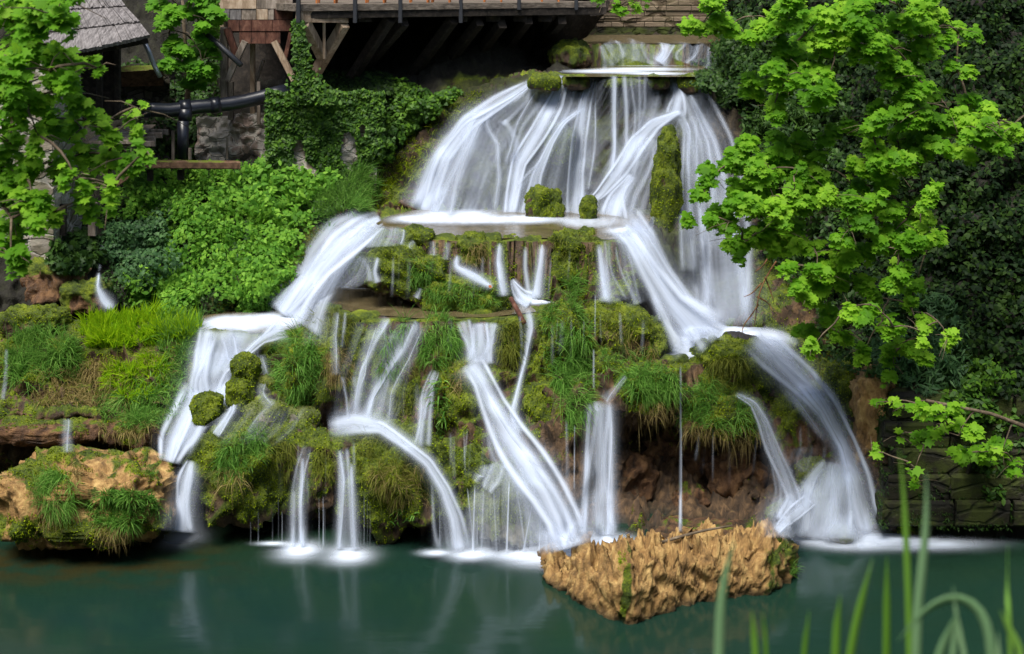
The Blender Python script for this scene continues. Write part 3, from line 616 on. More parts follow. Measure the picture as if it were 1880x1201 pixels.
G4 = 'small mossy stones along the water lips'
for k_, (x, y, Y, w_, h_, lab) in enumerate([
    (1000,152,33.2,60,30,'leftmost mossy stone on the lip of the upper fall'), (1058,151,33.2,50,26,'brown mossy stone on the lip of the upper fall left of the centre strands'),
    (1148,151,33.2,84,24,'broad brown stone on the middle of the upper fall lip'), (1205,152,33.2,50,26,'narrow dark stone on the lip of the upper fall right of centre'),
    (1268,154,33.15,52,34,'rounded green stone at the right end of the upper fall lip'),
    (815,446,29.35,50,28,'low mossy knob on the basin rim left of the root-covered rock'), (905,440,29.3,34,24,'bright moss knob on the basin rim right of the root-covered rock'),
    (978,446,29.3,40,26,'moss knob on the basin rim left of the square block'), (735,432,29.6,34,26,'small moss knob at the left end of the basin rim'),
    (610,572,26.6,40,26,'moss stone at the left end of the middle pool lip'), (668,584,26.3,60,24,'grassy moss stone on the left part of the middle pool lip'),
    (806,590,26.2,60,24,'moss stone under the grass tuft on the middle pool lip'), (882,578,26.5,50,20,'dark little mossy stone on the lip above the white fan'),
    (1015,575,26.3,60,26,'wet mossy stone on the right of the middle pool lip'), (1240,662,25.4,50,20,'mossy stone at the left edge of the right basin lip'), (430,617,26.05,60,14,'submerged stone on the lip of the left shelf')]):
    rock(lab, x, y, Y, w_, h_, None, 'rock', moss=.05, sub=4, boxy=.25, group=G4, seed=k_)
# combined BVH with owners
bv = [TV]; bf = [TF[:, [0, 1, 2]], TF[:, [0, 2, 3]]]; own = [np.zeros(len(TF) * 2, int)]; mossv = [MOSS.ravel()]; soil_shade_v = [SOIL_SHADE.ravel()]
base = len(TV)
for i, (o, p, f, m) in enumerate(ROCKS):
    bv.append(p); bf.append(f + base); own.append(np.full(len(f), i + 1)); mossv.append(m); soil_shade_v.append(np.zeros(len(p))); base += len(p)
BV = np.concatenate(bv); BF = np.concatenate(bf); OWN = np.concatenate(own); MV = np.concatenate(mossv); SV = np.concatenate(soil_shade_v)
bvh = BVHTree.FromPolygons(BV.tolist(), BF.tolist())
proud = [i + 1 for i, r_ in enumerate(ROCKS) if any(t_ in r_[0]['label'] for t_ in ('pillar standing in the upper', 'foot of the upper fall', 'round mossy boulder standing', 'moss cushion', 'flat black', 'lip of the upper fall', 'end of the upper fall'))]
bvhw = BVHTree.FromPolygons(BV.tolist(), BF[~np.isin(OWN, proud)].tolist())
CAMP = Vector((0, 0, H))
def hit(px, py):
    d = Vector(ray(px, py)).normalized(); r = bvh.ray_cast(CAMP, d)
    if r[0] is None: return None
    n = r[1]
    if n.dot(d) > 0: n = -n
    return r[0], n, r[2], r[3]
def depthY(px, py):
    h = bvhw.ray_cast(CAMP, Vector(ray(px, py)).normalized()); h = h if h[0] is not None else None; y = h[0].y if h else 40.
    d = ray(px, py)
    if d[2] < 0: y = min(y, float(-H / d[2] * d[1]))      # the pool surface stops the water too
    return y

# ------------------------------------------------------------------ water
def resample(pts, n):
    pts = np.array(pts, float); s = np.r_[0, np.cumsum(np.hypot(*np.diff(pts[:, :2], axis=0).T))]
    t = np.linspace(0, s[-1], n)
    # catmull-like smoothing by interpolating on a smoothed parameter
    out = np.stack([np.interp(t, s, pts[:, k]) for k in range(pts.shape[1])], 1)
    for _ in range(2):
        o2 = out.copy(); o2[1:-1] = (out[:-2] + 2 * out[1:-1] + out[2:]) / 4; out = o2
    return out
def blur(a, n, ax):
    for _ in range(n):
        b = np.concatenate([a.take([0], ax), a, a.take([-1], ax)], ax); m = a.shape[ax]
        a = (b.take(range(0, m), ax) + 2 * b.take(range(1, m + 1), ax) + b.take(range(2, m + 2), ax)) / 4
    return a
def one_sheet(L_, R_, n, dens, off, edge, ends, smooth, bulge, foot, nu=None):
    wpx = np.linalg.norm(L_ - R_, axis=1).max(); nu = nu or int(np.clip(wpx / 3, 9, 60))
    t = np.linspace(0, 1, nu); G = L_[:, None] * (1 - t)[None, :, None] + R_[:, None] * t[None, :, None]
    Yd = np.array([[depthY(G[i, j, 0], G[i, j, 1]) for j in range(nu)] for i in range(n)])
    mn = Yd.copy()                                       # stay in front of the rock, then smooth
    for _ in range(2):
        b = np.pad(mn, 1, mode='edge'); mn = np.minimum.reduce([b[:-2, 1:-1], b[2:, 1:-1], b[1:-1, :-2], b[1:-1, 2:], mn])
    Yd = blur(blur(mn, smooth * 2, 0), smooth + 2, 1)
    Yd = np.minimum.accumulate(np.minimum(Yd, mn + .03), 0)          # falling water never runs back under itself
    Yd = np.minimum(blur(blur(Yd, 4, 0), 3, 1), Yd + .05) - off - .4 * bulge * np.sin(np.pi * t)[None]
    p = P(G[..., 0], G[..., 1], Yd)
    if foot is not None: p[..., 2] = np.maximum(p[..., 2], foot)
    dv = np.r_[0, np.cumsum(np.linalg.norm(np.diff(p.mean(1), axis=0), axis=1))]
    sd = random.uniform(0, 500)
    w_l = np.linalg.norm(p[:, -1] - p[:, 0], axis=1); w_l = blur(w_l, 4, 0); wm = w_l.mean()
    U = sd + (t[None] - .5) * (wm * .6 + w_l[:, None] * .4); Vv = sd + dv[:, None] + 0 * U
    ee = np.clip(np.minimum(t, 1 - t) / max(edge, 1e-3), 0, 1); ee = (ee * ee * (3 - 2 * ee)) ** 1.35
    s = np.linspace(0, 1, n); en = np.clip(s / max(ends[0], 1e-3), 0, 1) * np.clip((1 - s) / max(ends[1], 1e-3), 0, 1)
    wig = 1 + .3 * perlin(np.stack([Vv * 1.2, U * 0 + sd, U * 0], -1))
    env = ee[None] * en[:, None] * np.clip(wig, .6, 1)
    return p.reshape(-1, 3), gridfaces(n, nu), env.ravel(), np.full(n * nu, dens), np.stack([U.ravel(), Vv.ravel()], 1)
def fall(pathL, pathR=None, dens=.6, mat='fall', off=.06, edge=.25, ends=(.06, .03), smooth=5, bulge=.05, name='waterfall', foot=None):
    """sheets of falling water lying on the rocks; pathL alone = centre line with widths (px,py,w): a soft veil with strands in it"""
    S = []
    if pathR is None:
        c0 = np.array(pathL, float); n = max(14, int(np.hypot(*np.diff(c0[:, :2], axis=0).T).sum() / 5)); c0 = resample(c0, n)
        tg = np.gradient(c0[:, :2], axis=0); tg /= np.linalg.norm(tg, axis=1)[:, None] + 1e-9; nn = np.stack([tg[:, 1], -tg[:, 0]], 1)
        W = c0[:, 2]; wm = W.mean(); s = np.linspace(0, 1, n)
        def strand(o, wf, dn, of, bu=.0, e=.5, en=ends):
            c = c0[:, :2] + nn * (o * W)[:, None]; w_ = W * wf
            S.append(one_sheet(c - nn * w_[:, None] / 2, c + nn * w_[:, None] / 2, n, dn, of, e, en, smooth, bu, foot))
        if wm < 13: strand(0, 1.25, dens, off, 0)
        else:
            strand(0, 2.1, dens * .36, off, bulge * .5)
            strand(0, 1.45, dens * .62, off + .015, bulge)
            if dens > .6: strand(0, .85, dens * .9, off + .03, bulge)
            k = 1 if wm < 26 else 2 if wm < 50 else 3
            for q in range(k):
                ph = random.uniform(0, 6); o = (q + .5) / k - .5 + .16 * np.sin(s * random.uniform(2, 5) + ph)
                strand(o, random.uniform(.25, .45), min(1, dens * .95), off + .035 + .01 * q, bulge, .5, (random.uniform(.03, .2), random.uniform(.02, .15)))
    else:
        l = np.array(pathL, float); r = np.array(pathR, float)
        n = max(14, int(max(np.hypot(*np.diff(l, axis=0).T).sum(), np.hypot(*np.diff(r, axis=0).T).sum()) / 5))
        S.append(one_sheet(resample(l, n), resample(r, n), n, dens, off, edge, ends, smooth, bulge, foot))
    b = 0; F_ = []
    for q in S: F_.append(q[1] + b); b += len(q[0])
    o = mesh(name, np.concatenate([q[0] for q in S]), np.concatenate(F_), M[mat], attrs=dict(env=np.concatenate([q[2] for q in S]), dens=np.concatenate([q[3] for q in S])), uv=np.concatenate([q[4] for q in S]))
    return tag(o, kind='structure')
def sheet(name, pts, z, mat, env=False, res=14, th=.0):
    """level water surface from its outline"""
    c = [PZ(x, y, z) for x, y in pts]
    b = [tuple(p) for p in c]
    o = mesh(name, np.array(b), [tuple(range(len(b)))], M[mat], smooth=False); return tag(o, kind='structure')
def foam(px, py, rx, ry, z, mat='foamsoft', name='foam', rot=0., power=1.0):
    """soft patch of foam on a level surface (rx, ry in picture px at that place)"""
    c = PZ(px, py, z); a = PZ(px + rx, py, z); b = PZ(px, py + ry, z)
    wx = abs(a[0] - c[0]); wy = abs(b[1] - c[1]); v = []; e = []; nrg, na = 9, 40
    for i in range(nrg + 1):
        r = i / nrg
        for k in range(na):
            an = 2 * math.pi * k / na; x, y = r * wx * math.cos(an), r * wy * math.sin(an)
            v.append((c[0] + x * math.cos(rot) - y * math.sin(rot), c[1] + x * math.sin(rot) + y * math.cos(rot), z)); e.append((1 - r ** 1.3) ** power)
    i = np.arange((nrg + 1) * na).reshape(nrg + 1, na); j = np.roll(i, -1, 1)
    f = np.stack([i[:-1].ravel(), i[1:].ravel(), j[1:].ravel(), j[:-1].ravel()], 1)
    return tag(mesh(name, np.array(v), f, M[mat], attrs=dict(env=np.array(e)), smooth=False), kind='structure')

# pool and stream surfaces
v = [(-40, -6, 0), (40, -6, 0), (40, 27, 0), (-40, 27, 0)]
tag(mesh('pool_water', np.array(v, float), [(0, 1, 2, 3)], M['pool'], smooth=False), kind='structure')
zB = PZ  # alias
for nm, (z, pl) in SHEETS.items(): sheet(nm, pl, z, 'shallow')
# --- upper fall: broad veils then strands
fall([(985,148),(900,190),(845,225),(800,290),(760,392)], [(1085,140),(1070,190),(1055,260),(1040,320),(1015,402)], .24, 'fall', .10, .10, (.012,.0), 6, .0)
fall([(985,148),(905,195),(850,235),(812,300),(772,395)], [(1270,140),(1280,200),(1262,270),(1205,330),(1150,405)], .20, 'veil', .14, .08, (.012,.0), 6, .0)
for args in [
    ([(975,152,14),(915,190,40),(860,228,50),(815,290,56),(775,390,80)], .72, 'fall'),
    ([(905,200,30),(870,225,60),(845,270,70),(815,330,70),(790,395,80)], .55, 'veil'),
    ([(985,143,18),(960,180,40),(905,222,50),(930,260,44),(935,330,46),(925,400,60)], .42, 'veil'),
    ([(1035,139,30),(1015,190,44),(990,240,40),(955,300,36),(938,400,48)], .72, 'fall'),
    ([(1010,141,20),(985,190,30),(955,235,30),(930,300,26)], .40, 'veil'),
    ([(1075,195,20),(1035,225,22),(1012,262,24),(985,320,30),(965,405,34)], .62, 'fall'),
    ([(1085,139,26),(1072,190,30),(1064,250,34),(1060,320,36),(1060,402,50)], .62, 'fall'),
    ([(1060,140,16),(1045,190,24),(1020,240,26),(1000,290,20),(950,345,24)], .45, 'veil'),
    ([(1100,138,14),(1092,200,18),(1088,270,26),(1082,350,24)], .45, 'veil'),
    ([(1128,138,16),(1127,200,14),(1128,270,14),(1122,330,22)], .62, 'fall'),
    ([(1146,138,12),(1150,200,12),(1150,290,12)], .60, 'fall'),
    ([(1168,138,26),(1172,190,34),(1168,240,30),(1150,290,20)], .40, 'veil'),
    ([(1200,138,36),(1190,190,40),(1178,240,40)], .42, 'veil'),
    ([(1250,205,20),(1200,228,40),(1168,262,40),(1140,310,36),(1105,356,26),(1085,372,16)], .78, 'fall'),
    ([(1190,250,40),(1165,300,60),(1140,350,70),(1130,400,80)], .50, 'veil'),
    ([(1160,320,30),(1135,365,44),(1125,405,60)], .68, 'fall'),
    ([(1180,200,20),(1150,240,10),(1120,300,12),(1080,370,12)], .35, 'veil'),
    ([(1232,138,30),(1248,175,36),(1240,212,40)], .66, 'fall'),
    ([(1255,140,34),(1290,200,46),(1318,260,50),(1335,330,60),(1345,430,80),(1350,600,120)], .50, 'fall'),
    ([(1240,139,30),(1265,200,44),(1290,260,60),(1300,340,70),(1310,450,90),(1315,604,120)], .40, 'veil'),
    ([(1270,212,20),(1266,290,34),(1272,380,40),(1284,480,60),(1300,600,80)], .50, 'fall'),
    ([(1245,205,20),(1262,240,26),(1262,330,26),(1266,500,36)], .48, 'veil'),
    ([(1205,255,30),(1205,310,28),(1185,370,40),(1175,420,50),(1200,480,40)], .35, 'veil'),
]: fall(args[0], None, min(1, args[1] * 1.2), args[2], .12, .4, (.012, .03), 5, .06)
fall([(1250,300),(1262,420),(1285,600)], [(1355,300),(1385,420),(1400,606)], .16, 'thin', .16, .2, (.2,.0), 6, .0)
# --- the broad stream right of the basin
fall([(1090,395),(1130,450),(1170,520),(1225,620)], [(1175,385),(1200,450),(1250,530),(1350,628)], .40, 'fall', .1, .18, (.08,.03), 6, .04)
for a in [([(1120,405,40),(1160,440,50),(1195,500,54),(1235,560,64),(1290,620,110)], .88, 'fall'),
          ([(1150,395,60),(1185,440,60),(1220,500,50),(1270,570,60),(1320,620,80)], .72, 'fall'),
          ([(1112,440,22),(1120,500,26),(1135,556,40)], .55, 'fall'), ([(1140,450,24),(1150,500,30),(1172,560,40)], .45, 'veil'),
          ([(1195,480,10),(1200,530,14),(1215,590,18)], .55, 'veil')]: fall(a[0], None, a[1], a[2], .12, .35, (.08, .04), 4, .08)
# --- small falls of the upper rim
for a in [([(918,446,14),(916,480,18),(926,545,24)], .85), ([(965,452,10),(964,490,12),(972,548,16)], .75), ([(996,448,16),(992,490,20),(984,550,30)], .85),
          ([(1099,448,14),(1106,490,22),(1112,556,36)], .75), ([(796,442,12),(794,470,16)], .6), ([(822,444,12),(818,478,16)], .5), ([(842,468,16),(836,490,22),(870,508,26),(905,528,14)], .85),
          ([(940,512,12),(958,545,30),(975,556,50)], .9), ([(740,420,16),(735,450,20)], .6), ([(760,442,10),(750,455,16)], .5),
          ([(772,528,10),(764,548,16)], .7), ([(694,472,12),(688,500,14),(694,520,24)], .7), ([(660,470,14),(676,490,10),(680,518,16)], .6), ([(886,470,8),(886,520,10)], .3)]:
    fall(a[0], None, a[1], 'fall', .07, .4, (.12, .08), 2, .04)
fall([(670,412),(660,430),(640,458)], [(745,416),(742,434),(738,452)], .5, 'veil', .07, .2, (.15,.1), 2, .02)
# --- long left stream
fall([(700,402,30),(665,420,50),(625,450,64),(590,490,60),(560,535,64),(530,585,90)], None, 1.0, 'fall', .12, .3, (.03, .03), 5, .12)
fall([(680,405,50),(640,440,80),(605,480,84),(570,535,80),(535,585,110)], None, .75, 'fall', .09, .35, (.04, .03), 5, .10)
fall([(640,470),(625,500),(600,530)], [(700,470),(696,505),(660,530)], .45, 'veil', .07, .25, (.1,.1), 2, .02)
fall([(560,582),(548,640)], [(612,578),(606,640)], .22, 'veil', .05, .2, (.05,.2), 3, .0)
# --- left cascade below the shelf
for a in [([(385,604,40),(372,650,56),(366,700,60),(372,735,60)], .85, 'fall'), ([(420,604,50),(430,640,36),(440,690,34),(405,730,60)], .65, 'fall'), ([(520,598,50),(480,622,20),(450,650,20),(445,668,14)], .85, 'fall'),
          ([(400,606,60),(410,650,60),(400,700,60)], .42, 'veil'), ([(440,670,16),(415,705,40),(395,735,60)], .8, 'fall'), ([(375,725,90),(345,765,60),(322,810,56),(312,850,40)], .95, 'fall'),
          ([(420,712,30),(428,750,26),(405,785,26),(395,800,20)], .8, 'fall'), ([(480,650,20),(488,690,18),(480,725,22),(500,745,20)], .6, 'veil'), ([(505,735,14),(480,760,14),(455,795,14)], .5, 'veil'),
          ([(352,845,20),(345,880,44),(335,930,50),(332,978,56)], .85, 'fall'), ([(350,860,30),(340,905,46),(338,975,60)], .5, 'veil')]: fall(a[0], None, a[1], a[2], .10, .35, (.06, .04), 3, .08, foot=.01)
fall([(368,604),(352,690),(325,765),(296,835)], [(500,604),(470,670),(420,735),(352,840)], .62, 'fall', .07, .22, (.04,.06), 5, .05)
fall([(1480,860),(1440,920),(1395,985)], [(1560,840),(1580,920),(1610,992)], .5, 'fall', .06, .2, (.2,.03), 5, .03, foot=.01)
# --- middle tier
for a in [([(620,572,12),(614,620,16),(618,690,18)], .6, 'thin'), ([(634,572,8),(628,640,12)], .45, 'thin'), ([(712,582,24),(690,620,24),(665,680,18),(652,760,22)], .65, 'veil'), ([(690,600,12),(672,650,18),(668,690,14),(640,760,14)], .6, 'fall'),
          ([(768,590,26),(742,640,26),(705,690,24),(682,730,20),(672,772,26)], .75, 'fall'), ([(775,600,12),(752,660,16),(720,720,14),(712,780,18)], .6, 'fall'), ([(650,690,10),(655,730,8),(648,770,12)], .55, 'thin'), ([(628,690,10),(636,730,8),(640,775,10)], .55, 'thin'),
          ([(800,680,16),(780,730,26),(768,820,34)], .62, 'veil'), ([(796,690,8),(790,750,12),(786,820,14)], .6, 'fall'),
          ([(968,565,22),(974,600,22),(966,650,14),(952,710,14),(942,760,26),(955,800,34)], .72, 'fall'), ([(955,580,8),(958,640,6)], .5, 'thin'),
          ([(850,588,26),(862,630,30),(872,668,50)], .62, 'fall'), ([(880,592,34),(884,630,32),(880,668,50)], .75, 'fall'), ([(905,592,26),(902,625,24),(890,665,40)], .75, 'fall')]: fall(a[0], None, a[1], a[2], .07, .35, (.06, .05), 2, .05)
fall([(838,590),(848,630),(850,668)], [(918,590),(912,630),(905,672)], .40, 'fall', .06, .15, (.06,.05), 3, .02)
fall([(862,664,60),(885,700,46),(905,745,50),(935,800,60),(970,850,70),(1005,905,74),(1030,955,80),(1045,1008,100)], None, 1.0, 'fall', .12, .3, (.03, .02), 5, .14, foot=.01)
fall([(905,770,30),(925,830,60),(965,880,90),(1005,940,100),(1020,1008,130)], None, .55, 'fall', .09, .35, (.1, .02), 5, .10, foot=.01)
fall([(900,850,60),(905,880,60),(890,900,50)], None, .6, 'veil', .06, .35, (.2, .2), 2, .05)
fall([(860,900),(850,940),(850,1012)], [(1010,880),(1015,940),(1020,1012)], .28, 'thin', .10, .08, (.1,.0), 4, .0, foot=.01)
for x, x2, t0 in [(872,868,890),(888,884,900),(905,912,880),(935,930,880),(948,965,880),(985,960,900),(968,975,900),(995,990,890),(858,870,900),(1003,1003,960)]:
    fall([(x, t0 + random.uniform(-15, 20), 3), ((x + x2) / 2, 950, 4.5), (x2, 1016, 7)], None, random.uniform(.4, .75), 'veil', .12, .5, (.1, .02), 4, .02, foot=.01)
fall([(860,880),(835,950),(832,1012)], [(1000,850),(1030,930),(1050,1010)], .34, 'veil', .08, .2, (.15,.0), 5, .0, foot=.01)
fall([(640,590),(610,690),(600,775)], [(800,592),(760,690),(735,782)], .24, 'veil', .06, .15, (.03,.1), 4, .0)
fall([(430,740),(400,790),(380,820)], [(590,745),(560,790),(520,820)], .22, 'veil', .04, .2, (.2,.2), 3, .0)
fall([(1385,900),(1370,950),(1375,988)], [(1560,880),(1600,940),(1625,992)], .34, 'veil', .08, .25, (.3,.0), 4, .0, foot=.01)
# --- lowest tier
for a in [([(600,778,50),(650,772,60),(700,782,40),(740,812,34),(785,850,34),(815,900,34),(835,955,40),(846,1014,44)], .85, 'fall'), ([(800,880,30),(815,940,46),(825,1012,64)], .45, 'veil'),
          ([(566,818,20),(555,860,26),(548,920,34),(545,1006,38)], .55, 'veil'), ([(556,840,10),(552,920,16),(556,1005,18)], .75, 'fall'), ([(540,900,10),(538,1005,12)], .6, 'fall'),
          ([(630,822,26),(636,870,30),(640,930,40),(640,1012,50)], .55, 'veil'), ([(624,826,8),(630,880,14),(622,1010,16)], .75, 'fall'), ([(645,850,8),(648,920,16),(650,1012,20)], .72, 'fall'),
          ([(1102,735,48),(1104,760,50),(1100,860,52),(1100,985,62)], .66, 'veil'), ([(1084,740,14),(1080,800,16),(1076,900,20),(1072,980,24)], .7, 'fall'), ([(1118,738,20),(1120,800,22),(1120,985,28)], .85, 'fall'),
          ([(1150,690,10),(1128,718,16),(1110,738,30)], .6, 'fall'), ([(1249,670,5),(1250,800,5),(1249,978,9)], .8, 'thin'), ([(1040,770,6),(1042,870,10),(1040,975,12)], .35, 'thin'), ([(1055,780,3),(1054,900,4)], .5, 'thin'),
          ([(1093,540,4),(1092,620,4)], .4, 'thin'), ([(1090,640,5),(1090,715,6)], .5, 'thin')]: fall(a[0], None, a[1], a[2], .09, .4, (.05, .02), 3, .05, foot=.01)
for x in [504, 512, 520, 582, 592, 598, 475, 458, 668, 672, 800, 806, 812, 870, 876, 682]:
    t0 = random.uniform(905, 960); x += random.uniform(-4, 4); fall([(x, t0, 2), (x + .5, 960 if t0 < 955 else 980, 2.5), (x, 1004, 3.5)], None, random.uniform(.25, .55), 'veil', .3, .5, (.1, .05), 3, .0, foot=.01)
# --- right hand stream
for a in [([(1385,612,60),(1420,650,64),(1470,700,60),(1515,755,50),(1550,820,44),(1568,880,60),(1580,940,70),(1590,985,100)], .92, 'fall'), ([(1400,620,80),(1450,680,80),(1500,735,70),(1540,800,50)], .55, 'veil'),
          ([(1530,850,14),(1500,870,18),(1478,920,16),(1470,985,24)], .5, 'fall'), ([(1540,850,60),(1530,900,100),(1510,950,130),(1500,990,160)], .60, 'fall'), ([(1490,915,30),(1460,945,40),(1425,978,40)], .75, 'fall'),
          ([(1350,722,14),(1385,740,22),(1405,775,30),(1420,820,34),(1440,870,34),(1455,915,40),(1430,960,60)], .68, 'fall'), ([(1395,760,14),(1415,830,24),(1430,900,34),(1420,975,60)], .40, 'veil'),
          ([(1450,900,60),(1480,940,90),(1470,988,120)], .45, 'veil'), ([(1470,820,50),(1475,868,60)], .32, 'thin')]: fall(a[0], None, a[1], a[2], .10, .35, (.05, .03), 4, .10, foot=.01)
# --- little runs dripping from ledge to ledge
for x0, x1, ya, yb, n_ in [(600, 830, 585, 690, 12), (925, 1080, 580, 690, 6), (640, 800, 700, 775, 6), (720, 1090, 445, 545, 12), (500, 660, 815, 930, 8), (360, 480, 610, 700, 6), (1100, 1230, 575, 650, 4), (820, 900, 770, 880, 6), (1255, 1400, 790, 900, 5), (1440, 1520, 780, 860, 4)]:
    for _ in range(n_):
        x = random.uniform(x0, x1); y = ya + random.uniform(-6, 30); dx = random.uniform(-9, 4); l = (yb - ya) * random.uniform(.5, 1)
        w = random.choice([4, 5, 7, 10])
        fall([(x, y, w), (x + dx * .4, y + l * .5, w * 1.1), (x + dx, y + l, w * 1.4)], None, random.uniform(.15, .38), 'veil', .04, .5, (.2, .35), 2, .02, foot=.01)
# --- the heavy white masses
for l_, r_, dn in [([(380,604),(362,690),(338,765),(305,835)], [(470,604),(445,670),(410,730),(352,800)], .62), ([(880,740),(900,830),(925,920),(955,1010)], [(935,740),(1005,850),(1050,930),(1085,1010)], .55),
                   ([(1505,840),(1470,900),(1425,950),(1385,988)], [(1568,840),(1592,910),(1615,960),(1665,994)], .6), ([(700,610),(665,690),(646,772)], [(775,598),(735,690),(716,775)], .42),
                   ([(850,228),(800,300),(762,395)], [(955,222),(940,310),(925,402)], .5), ([(1010,150),(985,250),(930,400)], [(1080,142),(1080,260),(1065,404)], .42), ([(1150,260),(1090,340),(1075,400)], [(1250,210),(1205,300),(1190,410)], .45),
                   ([(1240,142),(1262,250),(1275,420),(1290,600)], [(1290,150),(1335,260),(1370,420),(1392,604)], .42), ([(640,440),(590,500),(535,590)], [(720,408),(650,470),(585,580)], .6),
                   ([(1385,610),(1440,690),(1500,790),(1525,860)], [(1440,620),(1500,700),(1560,800),(1580,870)], .5)]:
    fall(l_, r_, dn * .85, 'fall', .08, .35, (.08, .06), 2, .02, foot=.01)
# --- top cascade
for a in [([(1108,79,40),(1118,95,50),(1135,116,70)], .5, 'fall'), ([(1190,79,60),(1185,96,60),(1180,116,80)], .45, 'veil'), ([(1225,79,34),(1222,97,24),(1210,116,50)], .8, 'fall'), ([(1265,78,50),(1262,96,40),(1255,116,50)], .5, 'veil'), ([(1300,84,40),(1290,100,40),(1280,118,50)], .4, 'fall'), ([(1150,79,30),(1152,97,30),(1160,116,40)], .35, 'fall')]:
    fall(a[0], None, a[1], a[2], .15, .3, (.1, .05), 2, .05)
fall([(1330,100,30),(1345,130,30),(1350,170,30)], None, .0001, 'thin', .1) if False else None
# --- far left trickles
fall([(182,500,8),(180,530,14),(192,552,30),(208,568,24)], None, .8, 'fall', .06, .4, (.1, .1), 2, .03)
fall([(184,440,10),(190,460,14),(180,500,8)], None, .5, 'veil', .06, .4, (.1, .1), 2, .03)
fall([(124,768,16),(122,800,18),(126,832,20)], None, .6, 'thin', .06, .4, (.05, .05), 2, .03)
fall([(12,640,8),(10,700,10),(4,735,12)], None, .5, 'thin', .06, .4, (.05, .05), 2, .03)
# --- foam
for i, a in enumerate([(1190,119.5,100,3,z_up),(1180,127,120,5,z_up),(1120,131,120,6,z_up),(1200,135,90,4,z_up)]): foam(*a[:4], a[4] + .006 * (i + 1), 'foamsoft', power=.8)
for i, a in enumerate([(840,396,130,20,z_bas),(960,402,140,12,z_bas),(770,402,90,14,z_bas),(1080,408,80,16,z_bas),(880,404,190,14,z_bas),(1150,424,60,12,z_bas)]): foam(*a[:4], a[4] + .006 * (i + 1), 'foam')
for i, a in enumerate([(450,590,100,20,z_left),(420,592,70,16,z_left),(510,585,60,20,z_left),(460,596,110,18,z_left)]): foam(*a[:4], a[4] + .006 * (i + 1), 'foam', power=.6)
for i, a in enumerate([(660,526,50,7,z_mid),(980,552,70,12,z_mid),(760,548,30,6,z_mid)]): foam(*a[:4], a[4] + .006 * (i + 1), 'foam')
for i, a in enumerate([(1280,622,120,30,z_rb),(1340,616,120,28,z_rb),(1390,622,80,26,z_rb),(1260,642,70,20,z_rb),(1320,634,90,22,z_rb)]): foam(*a[:4], a[4] + .006 * (i + 1), 'foam', power=.5)
for i, a in enumerate([(334,982,52,15),(334,990,80,26),(545,1010,52,14),(550,1016,90,28),(640,1020,50,15),(640,1024,90,28),(880,1018,90,15),(960,1022,130,22),(1040,1008,110,26),(1060,1012,70,26),(1110,996,90,20),
                       (1020,1010,120,22),(1080,1000,110,22),(1000,1030,150,28),(1500,994,110,16),(1560,985,120,22),(1620,996,180,22),(1720,1003,190,18),(1560,1000,150,22),(1140,1004,100,18),(800,1020,60,10),(860,1026,80,14),(500,1003,60,6)]): foam(a[0], a[1] - 5, a[2] * 1.35, a[3] * 1.9, .006 + .005 * i, 'foamsoft', power=2.4)

# ------------------------------------------------------------------ plants: leaf and blade meshes
SHAPES = {
 'maple': [(0,-.5),(.28,-.38),(.30,-.12),(.62,-.16),(.40,.10),(.48,.36),(.20,.26),(0,.62),(-.20,.26),(-.48,.36),(-.40,.10),(-.62,-.16),(-.30,-.12),(-.28,-.38)],
 'ivy': [(0,-.42),(.42,-.32),(.30,.05),(0,.55),(-.30,.05),(-.42,-.32)],
 'oval': [(0,-.5),(.26,-.2),(.24,.2),(0,.6),(-.24,.2),(-.26,-.2)],
 'lance': [(0,-.5),(.13,-.1),(0,.7),(-.13,-.1)],
}
def leaves(name, pos, nrm, size, shape, mat, parent=None, droop=.6, spin=.8, fold=.15, rnd=None):
    pos = np.asarray(pos, float); n = np.asarray(nrm, float); N_ = len(pos)
    n = n / (np.linalg.norm(n, axis=1)[:, None] + 1e-9)
    g = np.array([0, 0, -1.]) * droop + RNG.normal(size=(N_, 3)) * spin
    t = g - n * (g * n).sum(1)[:, None]; t /= np.linalg.norm(t, axis=1)[:, None] + 1e-9
    b = np.cross(n, t); S = np.array(SHAPES[shape]); K = len(S)
    size = np.broadcast_to(size, (N_,))[:, None, None]
    asp = RNG.uniform(.8, 1.15, (N_, 1, 1))
    per = pos[:, None] + size * (S[None, :, 0:1] * asp * b[:, None] + S[None, :, 1:2] * t[:, None] - fold * (np.abs(S[None, :, 0:1]) + .4 * np.abs(S[None, :, 1:2])) * n[:, None])
    v = np.concatenate([pos[:, None], per], 1).reshape(-1, 3)
    base_ = (np.arange(N_) * (K + 1))[:, None]; i = np.arange(K)
    f = np.stack([np.broadcast_to(base_, (N_, K)), base_ + 1 + i, base_ + 1 + (i + 1) % K], -1).reshape(-1, 3)
    r = RNG.random(N_) if rnd is None else rnd
    return mesh(name, v, f, M[mat], parent, smooth=False, attrs=dict(rnd=np.repeat(r, K + 1)))
